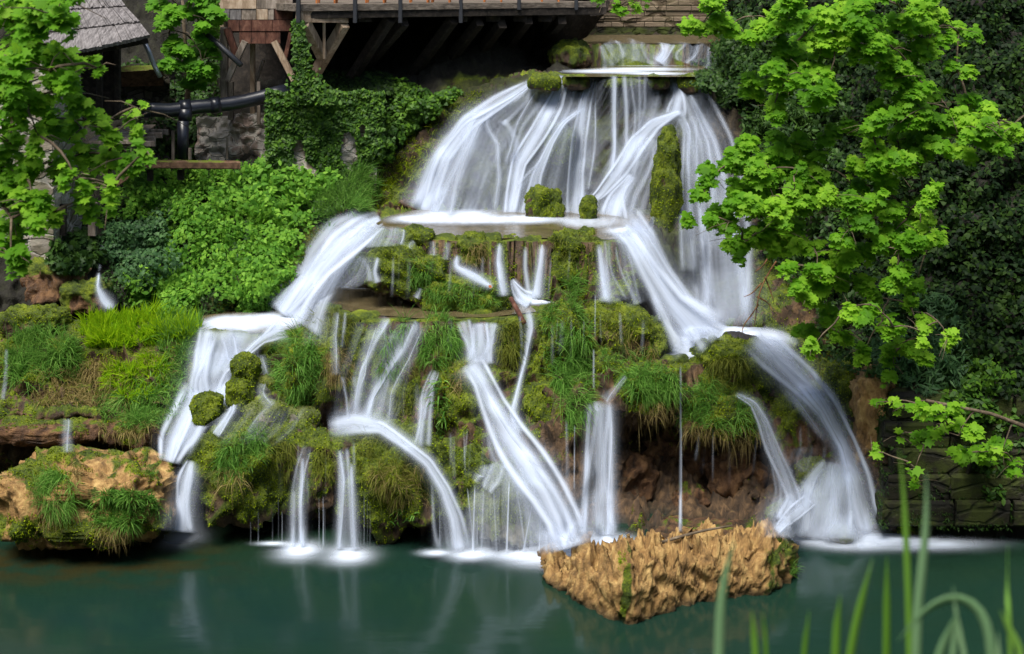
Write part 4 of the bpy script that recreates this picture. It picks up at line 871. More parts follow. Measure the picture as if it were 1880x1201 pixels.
def blades(name, pos, dirn, length, width, mat, parent=None, droop=.5, seg=4):
    pos = np.asarray(pos, float); N_ = len(pos); d = np.asarray(dirn, float); d /= np.linalg.norm(d, axis=1)[:, None] + 1e-9
    length = np.broadcast_to(length, (N_,)); side = np.cross(d, RNG.normal(size=(N_, 3))); side /= np.linalg.norm(side, axis=1)[:, None] + 1e-9
    dr = np.broadcast_to(droop, (N_,)) * RNG.uniform(.5, 1.4, N_)
    lev = []; p = pos.copy(); dd = d.copy()
    for k in range(seg + 1):
        w = width * (1 - (k / seg) ** 1.5) * .5 + width * .04
        lev.append(p - side * w); lev.append(p + side * w)
        dd = dd + np.array([0, 0, -1.]) * dr[:, None] * (1.6 / seg); dd /= np.linalg.norm(dd, axis=1)[:, None]
        p = p + dd * (length / seg)[:, None]
    v = np.stack(lev, 1); K = 2 * (seg + 1); base_ = (np.arange(N_) * K)[:, None]; i = np.arange(seg) * 2
    f = np.stack([base_ + i, base_ + i + 1, base_ + i + 3, base_ + i + 2], -1).reshape(-1, 4)
    r = RNG.random(N_)
    return mesh(name, v.reshape(-1, 3), f, M[mat], parent, smooth=False, attrs=dict(rnd=np.repeat(r, K)))
def inpoly(x, y, poly):
    c = False; j = len(poly) - 1
    for i in range(len(poly)):
        xi, yi = poly[i]; xj, yj = poly[j]
        if (yi > y) != (yj > y) and x < (xj - xi) * (y - yi) / (yj - yi) + xi: c = not c
        j = i
    return c
def sample_poly(poly, n, extra=None):
    xsx = [p[0] for p in poly]; ysy = [p[1] for p in poly]; pts = []; nn = []; ow = []; mo = []; pp = []
    tries = 0
    while len(pts) < n and tries < n * 8:
        tries += 1
        x = random.uniform(min(xsx), max(xsx)); y = random.uniform(min(ysy), max(ysy))
        if not inpoly(x, y, poly): continue
        h = hit(x, y)
        if not h: continue
        pts.append(h[0][:]); nn.append(h[1][:]); ow.append(OWN[h[2]]); a = BF[h[2]][0]; mo.append((MV[a], SV[a])); pp.append((x, y))
    return np.array(pts), np.array(nn), np.array(ow), np.array(mo), np.array(pp)
def ell(cx, cy, rx, ry, n=14): return [(cx + rx * math.cos(2 * math.pi * k / n), cy + ry * math.sin(2 * math.pi * k / n)) for k in range(n)]

# moss cushions over everything mossy (by owner)
WATERZ = None
p_, n_, o_, m_, q_ = sample_poly([(0, 560), (380, 560), (560, 420), (700, 300), (860, 160), (1000, 130), (1290, 130), (1380, 300), (1500, 600), (1640, 700), (1700, 980), (0, 1020)], 150000)
keep = (m_[:, 0] + .4 * fbm(p_ * 3, 2) > .50) & (p_[:, 2] > .05) & (m_[:, 1] < .5)
for (z, x0, x1, y0, y1) in [(z_bas, 690, 1200, 380, 445), (z_mid, 590, 1000, 520, 590), (z_left, 370, 560, 570, 615), (z_up, 990, 1300, 117, 142)]:
    keep &= ~((q_[:, 0] > x0) & (q_[:, 0] < x1) & (q_[:, 1] > y0) & (q_[:, 1] < y1) & (p_[:, 2] < z + .03))
p_, n_, o_, m_ = p_[keep], n_[keep], o_[keep], m_[keep]
for oid in np.unique(o_):
    s = o_ == oid; dirn = n_[s] + RNG.normal(size=(s.sum(), 3)) * .5
    if s.sum() < 120: continue
    kw = dict(droop=.35, seg=2)
    if oid == 0:
        tag(blades('moss_cover', p_[s] - n_[s] * .01, dirn, RNG.uniform(.025, .06, s.sum()), .026, 'moss', **kw), 'short olive moss fuzz growing all over the wet ledges', 'moss', kind='stuff')
    else:
        rk = ROCKS[oid - 1][0]; blades('moss', p_[s] - n_[s] * .01, dirn, RNG.uniform(.025, .055, s.sum()), .024, 'moss', rk, **kw)

# grass tufts on the ledges
def tuft(label, poly, n, ln=(.2, .4), w=.016, droop=.7, mat='grass', up=.6, name='grass_tuft', cat='grass tuft', group='grass tufts on the cascade ledges'):
    if group == 'grass tufts on the cascade ledges': n = int(n * .95); ln = (ln[0] * .7, ln[1] * .8); w = w * (.72 if w < .02 else .9)
    p, nn, o, m, q = sample_poly(poly, n)
    if len(p) == 0: return
    kp = fbm(p * 2.2 + 31, 2) + RNG.normal(size=len(p)) * .25 > -.12
    if kp.sum() > 40: p, nn = p[kp], nn[kp]
    d = nn * 1.0 + np.array([0, 0, up]) + RNG.normal(size=p.shape) * .35
    cl = fbm(p * 2.5 + 3, 2) ; L = RNG.uniform(*ln, len(p)) * np.clip(1 + cl, .5, 1.6)
    return tag(blades(name, p - nn * .02, d, L, w, mat, None, droop), label, cat, group)
tuft('long fresh green grass hanging over the left side of the tall rounded rock', [(500,640),(540,608),(600,620),(600,660),(580,740),(540,750),(505,710)], 2600, (.3, .5), .018, .9)
tuft('grass curtain on the ledge just right of the white left shelf', [(550,560),(600,560),(650,590),(640,625),(560,612)], 1300, (.2, .35), .015, .8, 'grassolive')
tuft('drooping grass tuft between two thin falls under the middle pool', [(710,590),(750,585),(755,620),(735,690),(700,690)], 1300, (.25, .4), .016, 1.0)
tuft('dense round grass tuft hanging left of the white fan', ell(806, 625, 38, 48), 1800, (.3, .5), .017, 1.1)
tuft('sparse brown-green grass strip right of the white fan', [(915,590),(955,590),(955,680),(925,700),(912,640)], 900, (.2, .35), .015, 1.1, 'grassolive')
tuft('tall bright green grass covering the middle rock column', [(1000,560),(1060,550),(1085,600),(1080,690),(1030,720),(1000,660)], 3000, (.3, .5), .017, .8)
tuft('long grass trailing down below the middle rock column', [(1030,660),(1085,660),(1085,760),(1040,790),(1020,720)], 1500, (.3, .5), .015, 1.1)
tuft('grass growing upright in front of the square mossy block', [(1040,520),(1060,500),(1068,560),(1045,570)], 260, (.3, .6), .018, .3)
tuft('short grass fringe on top of the square mossy block', [(1005,432),(1095,432),(1095,470),(1010,475)], 900, (.15, .28), .013, 1.1, 'grassolive')
tuft('thick green grass cap on the rock dome above the cave', ell(1192, 705, 52, 36), 2400, (.25, .42), .016, .9)
tuft('dry roots and grass hanging below the grass cap over the cave', [(1140,735),(1240,735),(1240,770),(1150,770)], 500, (.3, .6), .010, 1.6, 'grassdry')
tuft('fresh grass hanging from the crown of the large mossy rock on the right', [(1290,660),(1370,655),(1375,700),(1310,715)], 1100, (.25, .42), .015, 1.1, 'grassolive')
tuft('bushy grass on the ledge over the brown cave wall', [(1245,700),(1320,700),(1385,740),(1390,790),(1330,790),(1250,770)], 2400, (.22, .4), .015, .9)
tuft('straw-coloured dead grass hanging over the cave edge on the right', [(1250,770),(1390,785),(1400,820),(1260,800)], 600, (.25, .55), .010, 1.6, 'grassdry')
tuft('grass on the low long rock at the middle pool rim', ell(850, 545, 76, 26), 1700, (.14, .26), .012, .9)
tuft('grass patch on the slanted mossy rock', [(745,475),(800,480),(790,540),(755,530)], 600, (.18, .3), .013, .9)
tuft('green grass on the lower left overhanging moss rock', [(400,800),(480,790),(490,840),(430,880),(395,850)], 1500, (.22, .4), .016, .9)
tuft('grass patch on the left of the big moss dome', [(655,800),(720,800),(760,850),(770,910),(700,920),(655,880)], 2600, (.2, .36), .013, 1.0, 'grassolive')
tuft('bright green leaves of grass at the bottom edge of the big moss dome', ell(735, 948, 30, 14), 260, (.12, .2), .03, .6)
tuft('pale dead roots hanging from the overhanging moss rock', [(400,860),(450,860),(450,890),(400,890)], 90, (.4, .7), .014, 1.8, 'grassdry')
tuft('brown straggly grass on the lip between the two straight falls', [(575,820),(620,820),(625,870),(580,880)], 500, (.2, .4), .012, 1.3, 'grassolive')
tuft('brown-green growth on the ledge left of the straight falls', [(490,810),(540,810),(535,880),(495,880)], 700, (.2, .4), .014, 1.3, 'grassolive')
tuft('brown trailing growth on the central rock wall between thin falls', [(700,640),(770,640),(780,800),(720,800),(690,740)], 1600, (.15, .3), .012, 1.3, 'grassolive')
tuft('long pale leaves growing from the side of the moss topped pillar', ell(808, 750, 14, 60), 160, (.25, .45), .03, .9)
tuft('grass hanging on the mound that slopes to the right basin', [(1090,560),(1140,565),(1170,620),(1110,640)], 1200, (.18, .3), .014, 1.1, 'grassolive')
tuft('lower grass fringe on the mound that slopes to the right basin', [(1100,640),(1200,640),(1170,670),(1110,690)], 900, (.18, .3), .014, 1.1)
tuft('left tuft of green grass on the front of the tan boulder', ell(100, 905, 36, 40), 1900, (.25, .45), .016, .9)
tuft('right leafy grass patch on the front of the tan boulder', ell(225, 935, 70, 36), 3800, (.15, .28), .02, .7)
tuft('dry straw grass hanging on the left front of the tan boulder', [(55,890),(100,905),(110,980),(70,970)], 400, (.3, .5), .010, 1.4, 'grassdry')
tuft('dry brown grass hanging on the right front of the tan boulder', [(170,960),(260,960),(250,985),(180,985)], 250, (.2, .4), .010, 1.4, 'grassdry')
tuft('small upright tuft of reeds on top of the tan boulder', ell(273, 875, 7, 12), 120, (.25, .45), .012, .2)
tuft('upright dry straw tuft at the back of the tan boulder', ell(143, 860, 12, 18), 220, (.3, .5), .010, .6, 'grassdry')
tuft('green moss strip of short blades down the jagged pool rock', [(1134,1010),(1148,1010),(1152,1080),(1150,1130),(1138,1120)], 900, (.04, .08), .012, .5, 'lime')
tuft('small tuft of green grass at the right end of the jagged pool rock', ell(1455, 1045, 8, 14), 120, (.12, .25), .012, .4)
for lb_n, pl, n_ in [('brown trailing roots beneath the pair of thin threads', [(600,640),(650,640),(650,700),(605,700)], 500), ('reddish brown dead stems right of the round grass tuft', [(830,650),(860,670),(850,720),(820,710)], 260),
    ('straw-coloured old grass on the root-covered rim rock', [(845,450),(895,445),(890,500),(855,505)], 420), ('brown dead growth at the right side of the tall rounded rock', [(590,640),(640,650),(635,700),(600,710)], 500),
    ('tan dead grass in the middle of the big moss dome', [(680,860),(780,850),(790,930),(700,920)], 1100), ('brown hanging stems on the mound that slopes to the right basin', [(1110,590),(1200,600),(1210,660),(1130,650)], 700)]:
    tuft(lb_n, pl, n_, (.18, .38), .011, 1.3, 'grassdry')
# left grass mounds
GM = 'grass patches of the left mounds'
tuft('lime green leafy growth on the upper left mound', [(150,590),(300,575),(370,600),(350,630),(250,640),(150,640)], 3600, (.2, .35), .03, .35, 'lime', 1.2, group=GM)
tuft('dark green long grass at the left end of the upper mound', [(10,630),(60,600),(150,620),(150,680),(60,720),(10,690)], 3000, (.25, .45), .016, .8, 'grass', 1., group=GM)
tuft('fresh grass at the right end of the upper mound beside the white shelf', [(290,580),(370,580),(365,650),(330,690),(290,640)], 2200, (.22, .4), .018, .6, 'grass', 1., group=GM)
tuft('brown thatch of old grass on the face of the upper mound', [(60,680),(180,660),(280,650),(330,680),(240,740),(60,745)], 3600, (.2, .4), .012, 1.3, 'grassdry', group=GM)
tuft('lime green weeds on the lower left mound', [(190,680),(260,650),(300,670),(310,720),(240,740),(190,720)], 2400, (.16, .3), .028, .4, 'lime', 1.1, group=GM)
tuft('bright green grass on the lower left mound beside the stream', [(170,730),(250,700),(330,650),(350,700),(340,760),(280,790),(190,780)], 4200, (.22, .4), .016, .8, 'grass', 1., group=GM)
tuft('dry roots hanging under the lower left mound', [(180,775),(290,775),(290,800),(180,800)], 700, (.15, .3), .010, 1.6, 'grassdry', group=GM)
tuft('tall fresh grass on the slope right of the leafy bushes', [(590,330),(690,310),(700,360),(660,400),(600,430),(585,390)], 4200, (.25, .45), .016, .6, 'grass', 1.4, group='grass on the upper slope')
tuft('yellow-green moss and short grass along the bank of the upper fall', [(700,290),(800,200),(870,165),(900,170),(800,270),(740,350),(690,390),(690,340)], 4200, (.08, .18), .016, .8, 'moss', .6, group='grass on the upper slope')
tuft('thin yellowish grass along the left bank of the long stream', [(540,440),(590,420),(600,440),(545,520),(520,550),(525,480)], 1600, (.2, .35), .014, .7, 'grassolive', 1., group='grass on the upper slope')

# leafy cover: points lifted off the slope by a lumpy thickness
def cover(name, label, cat, poly, n, mat, shape, size, thick=(.0, .5), lump=1.0, nz=.5, cam=.5, stems=0, group=None, kind=None):
    p, nn, o, m, q = sample_poly(poly, n)
    lum = np.clip(.45 + 1.35 * lump * fbm(np.stack([q[:, 0] / 70, q[:, 1] / 60, q[:, 0] * 0 + n], -1), 3), 0, 1.3)
    u = RNG.random(len(p)) ** .55
    th = thick[0] + (thick[1] - thick[0]) * lum * u
    out = np.array([0, -.85, .45])
    pos = p + (nn * .5 + out * .6) * th[:, None] + RNG.normal(size=p.shape) * .03
    # lumps shade by their own slope: leaf normals follow the lumpy surface
    e = 6.; g0 = lambda a, b: fbm(np.stack([a / 70, b / 60, a * 0 + n], -1), 3)
    gx = (g0(q[:, 0] + e, q[:, 1]) - g0(q[:, 0] - e, q[:, 1])); gy = (g0(q[:, 0], q[:, 1] + e) - g0(q[:, 0], q[:, 1] - e))
    nr_ = nn * .3 + np.array([0, -cam, nz]) + np.stack([-gx * 1.6, 0 * gx, gy * 1.6], 1) + RNG.normal(size=p.shape) * .42
    sz = RNG.uniform(*size, len(p))
    ob = leaves(name, pos, nr_, sz, shape, mat, None, rnd=np.clip(RNG.random(len(p)) * .75 + .35 * (fbm(pos * 2.5 + 40, 2) + .4), 0, 1))
    return tag(ob, label, cat, group, kind)
GB = 'leafy bushes on the left slope'
cover('bush', 'leafy green nettle bush with drooping pointed leaves below the ivy wall', 'bush', [(420,330),(500,300),(600,300),(620,340),(590,400),(500,420),(420,390)], 4200, 'bush', 'oval', (.09, .17), (.1, .9), group=GB)
cover('bush', 'large bright bush of small leaves in the middle of the left slope', 'bush', [(300,400),(430,380),(560,400),(560,470),(520,540),(420,560),(310,500)], 7600, 'bush', 'ivy', (.06, .12), (.1, .75), group=GB)
cover('bush', 'pale green small-leaved bush beneath the long mossy beam', 'bush', [(230,340),(300,318),(430,320),(440,380),(320,410),(230,400)], 4600, 'bush', 'ivy', (.06, .11), (.1, .7), group=GB)
cover('bush', 'bluish green bush just right of the far left trickle', 'bush', [(195,420),(300,400),(320,500),(280,540),(210,500),(190,460)], 3600, 'bushblue', 'ivy', (.06, .11), (.1, .6), group=GB)
cover('bush', 'low bush with elder-like leaves at the foot of the left slope', 'bush', [(245,520),(300,500),(370,520),(365,570),(300,580),(245,560)], 2600, 'bush', 'oval', (.08, .14), (.1, .6), group=GB)
cover('bush', 'dark shrub beside the old post at the hut corner', 'bush', [(105,440),(175,420),(185,480),(140,500),(100,500)], 1500, 'bushdark', 'maple', (.1, .18), (.1, .5), group=GB)
cover('bush', 'shrub at the right foot of the left slope beside the long stream', 'bush', [(450,470),(540,450),(525,550),(470,580),(440,575)], 2600, 'bush', 'ivy', (.06, .11), (.05, .5), group=GB)
cover('ivy', 'ivy running on from the retaining wall over the bank toward the upper fall', 'ivy', [(690,178),(730,160),(790,176),(850,168),(800,215),(745,250),(715,300),(690,300)], 7000, 'ivy', 'ivy', (.07, .12), (.0, .5))
cover('bush', 'leaves coloured dark for the shade behind the black pipe', 'bush', [(225,120),(400,100),(420,230),(360,290),(235,290)], 2200, 'bushdark', 'ivy', (.08, .14), (.0, .5), group=GB)  # dark cover whose colour stands for the shade around the mill
cover('ground_cover', 'small weeds and leaves filling the left slope', 'ground cover', [(190,330),(300,310),(560,300),(700,290),(600,420),(540,470),(480,570),(240,580),(190,520)], 9000, 'bushdark', 'ivy', (.05, .1), (.0, .25), kind='stuff')
GR = 'shrubs on the right bank'
cover('bush', 'bluish fern-like shrub hanging in front of the shade-darkened ivy on the right', 'bush', [(1600,600),(1660,550),(1740,560),(1780,620),(1760,700),(1680,720),(1610,690)], 4200, 'bushblue', 'lance', (.10, .2), (.1, .7), group=GR)
cover('bush', 'dark shrub overhanging the right edge of the upper stream', 'bush', [(1275,115),(1340,90),(1400,120),(1410,190),(1330,200),(1280,160)], 4200, 'bushdark', 'oval', (.07, .13), (.0, 1.0), group=GR)
cover('bush', 'dark narrow-leaved shrub below the maple beside the upper fall', 'bush', [(1370,230),(1480,200),(1520,260),(1500,300),(1400,300),(1360,280)], 3200, 'bushdark', 'lance', (.12, .22), (.0, .8), group=GR)
cover('bush', 'trailing green creeper low on the mossy block wall at the far right', 'bush', [(1780,800),(1830,800),(1850,850),(1840,920),(1815,960),(1800,900)], 700, 'ivy', 'oval', (.08, .14), (.0, .3), group=GR)
cover('bush', 'leafy shrub at the foot of the shade-darkened ivy beside the mossy blocks', 'bush', [(1700,700),(1800,680),(1880,700),(1880,790),(1780,800),(1700,760)], 2600, 'ivy', 'ivy', (.08, .14), (.0, .5), group=GR)
cover('bush', 'thin creeper with small leaves spilling over the top of the mossy block wall', 'bush', [(1620,730),(1900,720),(1900,850),(1830,880),(1740,830),(1650,860),(1610,800)], 2600, 'bushdark', 'ivy', (.06, .11), (.0, .35), group=GR)
cover('ivy', 'shade-darkened ivy curtain covering the steep bank at the far right', 'ivy', [(1560,0),(1900,0),(1900,740),(1720,720),(1620,640),(1560,560),(1500,300),(1400,200),(1330,120),(1330,0)], 26000, 'ivyshade', 'ivy', (.07, .13), (.0, .45), lump=.8)
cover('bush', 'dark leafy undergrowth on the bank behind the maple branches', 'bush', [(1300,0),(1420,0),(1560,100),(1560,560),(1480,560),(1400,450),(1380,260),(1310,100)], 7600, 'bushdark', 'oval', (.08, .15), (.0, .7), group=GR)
cover('bush', 'green creeper on the bank above the tan rock at the right stream', 'bush', [(1500,560),(1600,600),(1640,700),(1560,680),(1500,640)], 900, 'bushdark', 'ivy', (.06, .11), (.0, .3), group=GR)

# ------------------------------------------------------------------ buildings
def quad_wall(pts, thick, name, mat, parent=None, nu=20, nv=14, rough=.03):
    """pts: four world corners tl, tr, br, bl -> slab with thickness behind"""
    a, b, c, d = [np.array(p) for p in pts]; u = np.linspace(0, 1, nu); w = np.linspace(0, 1, nv)
    g = (a[None, None] * (1 - u)[:, None, None] + b[None, None] * u[:, None, None]) * (1 - w)[None, :, None] + (d[None, None] * (1 - u)[:, None, None] + c[None, None] * u[:, None, None]) * w[None, :, None]
    n = np.cross(b - a, d - a); n /= np.linalg.norm(n)
    if n[1] > 0: n = -n
    fr = g + n * (fbm(g * 2.2, 3) * rough)[..., None]; bk = g - n * thick
    i = np.arange(nu * nv).reshape(nu, nv); k = nu * nv; fs = gridfaces(nu, nv).tolist()
    fs += [[x + k for x in reversed(f)] for f in fs]
    for j in range(nu - 1): fs += [(i[j, 0], i[j, 0] + k, i[j + 1, 0] + k, i[j + 1, 0]), (i[j, -1], i[j + 1, -1], i[j + 1, -1] + k, i[j, -1] + k)]
    for j in range(nv - 1): fs += [(i[0, j], i[0, j + 1], i[0, j + 1] + k, i[0, j] + k), (i[-1, j], i[-1, j] + k, i[-1, j + 1] + k, i[-1, j + 1])]
    return mesh(name, np.concatenate([fr.reshape(-1, 3), bk.reshape(-1, 3)]), [tuple(int(q) for q in f) for f in fs], M[mat], parent, smooth=False)

# stone hut at the left
HY = 28.2
hut = empty('stone_hut', P(20, 590, HY), 'rubble stone hut with a wooden shingle roof and dark doorway at the left edge', 'hut')
quad_wall([P(-320, 60, HY), P(98, 120, HY), P(98, 470, HY), P(-320, 560, HY)], .5, 'wall', 'stone', hut, rough=.09)
quad_wall([P(98, 120, HY), P(150, 140, HY + 1.6), P(150, 430, HY + 1.6), P(98, 470, HY)], .4, 'side_wall', 'stone', hut, rough=.07)
quad_wall([P(-320, 560, HY - .1), P(98, 468, HY - .1), P(40, 620, HY - .35), P(-320, 640, HY - .35)], .5, 'wall_base', 'stone', hut, rough=.14)
m_ = MB(); m_.beam(P(183, 90, HY + 2.2), P(183, 225, HY + 2.2), .12, .12); m_.beam(P(216, 85, HY + 2.4), P(216, 215, HY + 2.4), .12, .12); m_.build('door_post', M['darkwood'], hut)
quad_wall([P(148, 90, HY + 2.5), P(220, 85, HY + 2.5), P(220, 220, HY + 2.5), P(148, 225, HY + 2.5)], .1, 'doorway_shade', 'darkwood', hut)  # dark panel standing for the shade inside the open doorway
# roof: three courses of long shingles
rp = [  # (left x, y) (right x, y) of each course edge, top to bottom, with distance
    [(60, -70, 32.2), (175, -60, 32.4)], [(105, 22, 30.6), (232, 15, 30.9)], [(118, 60, 29.7), (258, 44, 30.0)], [(122, 102, 28.8), (277, 68, 29.1)]]
for k in range(3):
    nsh = 30 if k else 30; a0, a1 = rp[k]; b0, b1 = rp[k + 1]; r = MB()
    for i in range(-14, nsh):
        t0 = i / nsh; t1_ = (i + .96) / nsh; tj = random.uniform(-.012, .012)
        def E(e0, e1, t, dy=0): return P(e0[0] + (e1[0] - e0[0]) * t, e0[1] + (e1[1] - e0[1]) * t + dy, e0[2] + (e1[2] - e0[2]) * t)
        sag = -8 * (max(t0, 0) - .5) ** 2 * (k == 2) + 2 * (k == 2)
        q = [E(a0, a1, t0), E(a0, a1, t1_), E(b0, b1, t1_, sag + random.uniform(-1, 1.5)), E(b0, b1, t0, sag + random.uniform(-1, 1.5))]
        up = np.array([0, -.02, .03 + tj]); lo = np.array([0, .02, -.03])
        q[2] = q[2] + np.array([0, -.04, .03]); q[3] = q[3] + np.array([0, -.04, .03])
        vs = [x + up for x in q] + [x + lo for x in q]
        r.add(vs, [(0, 1, 2, 3), (7, 6, 5, 4), (0, 4, 5, 1), (1, 5, 6, 2), (2, 6, 7, 3), (3, 7, 4, 0)])
    r.build('roof_course', M['shingle'], hut)
m_ = MB(); m_.beam(P(100, 108, 29.2), P(272, 74, 29.6), .10, .12); m_.build('eave_beam', M['darkwood'], hut)
dp = empty('downpipe', P(292, 140, 30), 'short bent grey zinc downpipe hanging under the hut eave', 'downpipe')
MB().tube([P(266, 80, 29.8), P(274, 96, 29.8), P(283, 120, 29.9), P(294, 141, 30.)], .05).build('pipe', M['zinc'], dp, True)
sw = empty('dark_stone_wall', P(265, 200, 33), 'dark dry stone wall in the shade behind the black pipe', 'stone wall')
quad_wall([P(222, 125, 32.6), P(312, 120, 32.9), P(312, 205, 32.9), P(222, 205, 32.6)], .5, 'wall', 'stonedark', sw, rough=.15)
quad_wall([P(222, 122, 32.3), P(300, 118, 32.6), P(300, 128, 32.3), P(222, 130, 32.2)], .5, 'moss_ledge', 'mosswood', sw, rough=.08)
sw = empty('tufa_wall', P(430, 300, 33), 'mossy brown boulder wall beneath the black pipe', 'stone wall')
quad_wall([P(360, 215, 33.0), P(495, 205, 32.9), P(495, 300, 32.6), P(360, 300, 32.8)], .6, 'wall', 'ivystone', sw, rough=.3, nu=40, nv=30)

# black pipe
pp = empty('black_pipe', P(340, 290, 31.4), 'thick black plastic pipe with a T branch running from hut to mill', 'pipe')
def tubeline(pts, Y, r, **k):
    return MB().tube([P(x, y, Y + (x - 260) * .004) for x, y in pts], r, 18, **k)
tubeline([(262,202),(285,202),(310,203),(335,200),(365,196),(390,194),(420,191),(450,186),(480,179),(505,172),(530,166)], 31.2, .155).build('main_tube', M['pipe'], pp, True)
for a, b in [((258,202),(272,202)), ((330,199),(350,197)), ((386,194),(404,192)), ((268,202),(275,202))]:
    tubeline([a, b], 31.2, .18).build('collar', M['pipe'], pp, True)
MB().tube([P(340, 200, 31.45), P(340, 222, 31.45)], .15, 18).build('branch', M['pipe'], pp, True)
MB().tube([P(336, 222, 31.35), P(336, 292, 31.35)], .125, 18).build('down_tube', M['pipe'], pp, True)

# planks, joists, long beam
pw = empty('plank_walkway', P(215, 262, 30.5), 'sloping grey plank walkway lying on joists beside the hut', 'walkway')
for k in range(4):
    x0 = 168 + k * 22; MB().beam(P(x0, 262, 29.6), P(238 + k * 12, 231, 32.2), .30, .05, bev=.008).build('plank', M['greywood'], pw)
for k, (x0, y0, x1, y1) in enumerate([(225,240,310,243), (230,247,298,249), (228,254,285,256), (190,263,285,264)]):
    MB().beam(P(x0, y0, 31.6 - k * .4), P(x1, y1, 31.6 - k * .4), .09, .12).build('joist', M['greywood'], pw)
b = tag(MB().beam(P(140, 300, 30.0), P(440, 303, 31.0), .30, .16, bev=.02).build('long_beam', M['mosswood']), 'long horizontal beam with orange-green moss on top above the bushes', 'beam')
b = tag(MB().beam(P(196, 350, 29.5), P(262, 305, 29.7), .12, .10).build('leaning_beam', M['mosswood']), 'short brace leaning up to the long mossy beam', 'beam')
for lab, a in [('grey post with a flat top standing under the leaning brace', (170, 372, 432, 29.2, .16)), ('dark thin post at the hut corner beside the grey flat-topped post', (116, 375, 432, 28.6, .12)), ('thin brown post just left of the vertical black pipe', (318, 240, 293, 31.6, .07)), ('short stub post just right of the vertical black pipe', (349, 272, 293, 31.3, .07)), ('thin pale stake in front of the boulder wall', (417, 252, 292, 32.3, .05)),
               ('dark short post under the long beam, left one', (276, 312, 332, 30.6, .12)), ('dark short post under the long beam, right one', (332, 312, 330, 30.8, .14))]:
    x, y0, y1, Y, w = a; tag(MB().beam(P(x, y0, Y), P(x, y1, Y), w, w).build('wooden_post', M['greywood' if 'dark' not in lab else 'darkwood']), lab, 'post', 'old wooden posts by the pipe')

# mill house
ml = empty('mill_house', P(465, 200, 33), 'old wooden mill house on braced stilts with patched board wall', 'mill house')
MY = 32.4
quad_wall([P(392, -40, MY + .3), P(402, -40, MY + .2), P(412, 62, MY + .2), P(398, 62, MY + .3)], .3, 'corner_wall', 'palewood', ml, rough=.02)
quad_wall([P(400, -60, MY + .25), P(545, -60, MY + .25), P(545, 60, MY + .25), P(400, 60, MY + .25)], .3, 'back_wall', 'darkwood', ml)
x = 402
rowsb = [(-60, -2, [402, 470, 540]), (-1, 16, [402, 471, 538]), (17, 36, [402, 422, 443, 470, 492, 503, 538])]
for (y0, y1, xx) in rowsb:
    for i in range(len(xx) - 1):
        mt = random.choice(['greywood', 'palewood', 'greywood', 'shingle'])
        if xx[i] == 503: mt = 'redwood'
        quad_wall([P(xx[i] + .6, y0, MY + random.uniform(-.02, .02)), P(xx[i + 1] - .6, y0, MY), P(xx[i + 1] - .6, y1, MY + random.uniform(-.03, .03)), P(xx[i] + .6, y1, MY)], .05, 'board', mt, ml, nu=3, nv=3, rough=.01)
for (y0, y1, xx) in [(37, 57, [418, 440, 462, 500, 534]), (58, 80, [439, 462, 488, 515])]:
    for i in range(len(xx) - 1):
        quad_wall([P(xx[i] + .4, y0, MY - .02 + random.uniform(-.02, .02)), P(xx[i + 1] - .4, y0, MY - .02), P(xx[i + 1] - .4, y1, MY - .04), P(xx[i] + .4, y1, MY - .04)], .05, 'board', 'redwood', ml, nu=3, nv=3, rough=.01)
for (x0, y0, x1, y1, Y, w, mt) in [(412,50,412,205,MY,.16,'greywood'),(464,80,464,215,MY+.6,.11,'palewood'),(475,150,475,228,MY+.2,.08,'greywood'),(424,150,424,220,MY+.5,.12,'greywood')]:
    MB().beam(P(x0, y0, Y), P(x1, y1, Y), w, w).build('stilt', M[mt], ml)
for (x0, y0, x1, y1, Y, w, mt) in [(417,52,436,108,MY-.1,.16,'redwood'),(450,76,417,148,MY-.25,.15,'greywood'),(503,76,540,148,MY-.2,.15,'palewood'),(534,60,524,108,MY-.1,.10,'redwood'),(484,110,470,150,MY+.8,.08,'greywood')]:
    MB().beam(P(x0, y0, Y), P(x1, y1, Y), w, w * .9).build('brace', M[mt], ml)
tag(MB().tube([P(374, 58, 31.6), P(405, 85, 31.5), P(443, 120, 31.3)], .06).build('slanted_pipe', M['steel'], None, True), 'thin dark pipe slanting down across the corner of the mill', 'pipe')

quad_wall([P(408, 55, MY + 1.9), P(562, 55, MY + 1.9), P(562, 240, MY + 1.2), P(408, 240, MY + 1.2)], .2, 'underfloor_shade', 'darkwood', ml)  # dark sheet added behind the stilts in place of shade
# terrace on beams
tr = empty('wooden_terrace', P(800, 60, 33), 'long timber terrace carried on diagonal struts above the left bank', 'terrace')
def deckY(x): return 31.3 + (x - 545) * .0070
quad_wall([P(545, 8, deckY(545)), P(1112, 4, deckY(1112)), P(1112, 13, deckY(1112)), P(545, 21, deckY(545))], 6.0, 'deck', 'deckwood', tr, nu=40, nv=3, rough=.02)
MB().beam(P(548, 26, deckY(548) + .2), P(1100, 19, deckY(1100) + .2), .3, .2).build('edge_beam', M['darkwood'], tr)
quad_wall([P(550, 14, deckY(545) + .05), P(640, 12, deckY(640) + .05), P(640, 42, deckY(640) + .05), P(550, 41, deckY(545) + .05)], .2, 'fascia', 'palewood', tr, nu=3, nv=3)
for x in (652, 735, 846, 953, 1058, 548):
    MB().beam(P(x, -30, deckY(x) - .08), P(x, 42 if x < 900 else 18, deckY(x) - .08), .11, .09).build('rail_post', M['steel'], tr)
for x in (725, 845, 955, 905, 1000, 668):
    MB().beam(P(x, 28, deckY(x) + .15), P(x + 14, 28, deckY(x) + 5), .32, .30).build('joist', M['darkwood'], tr)
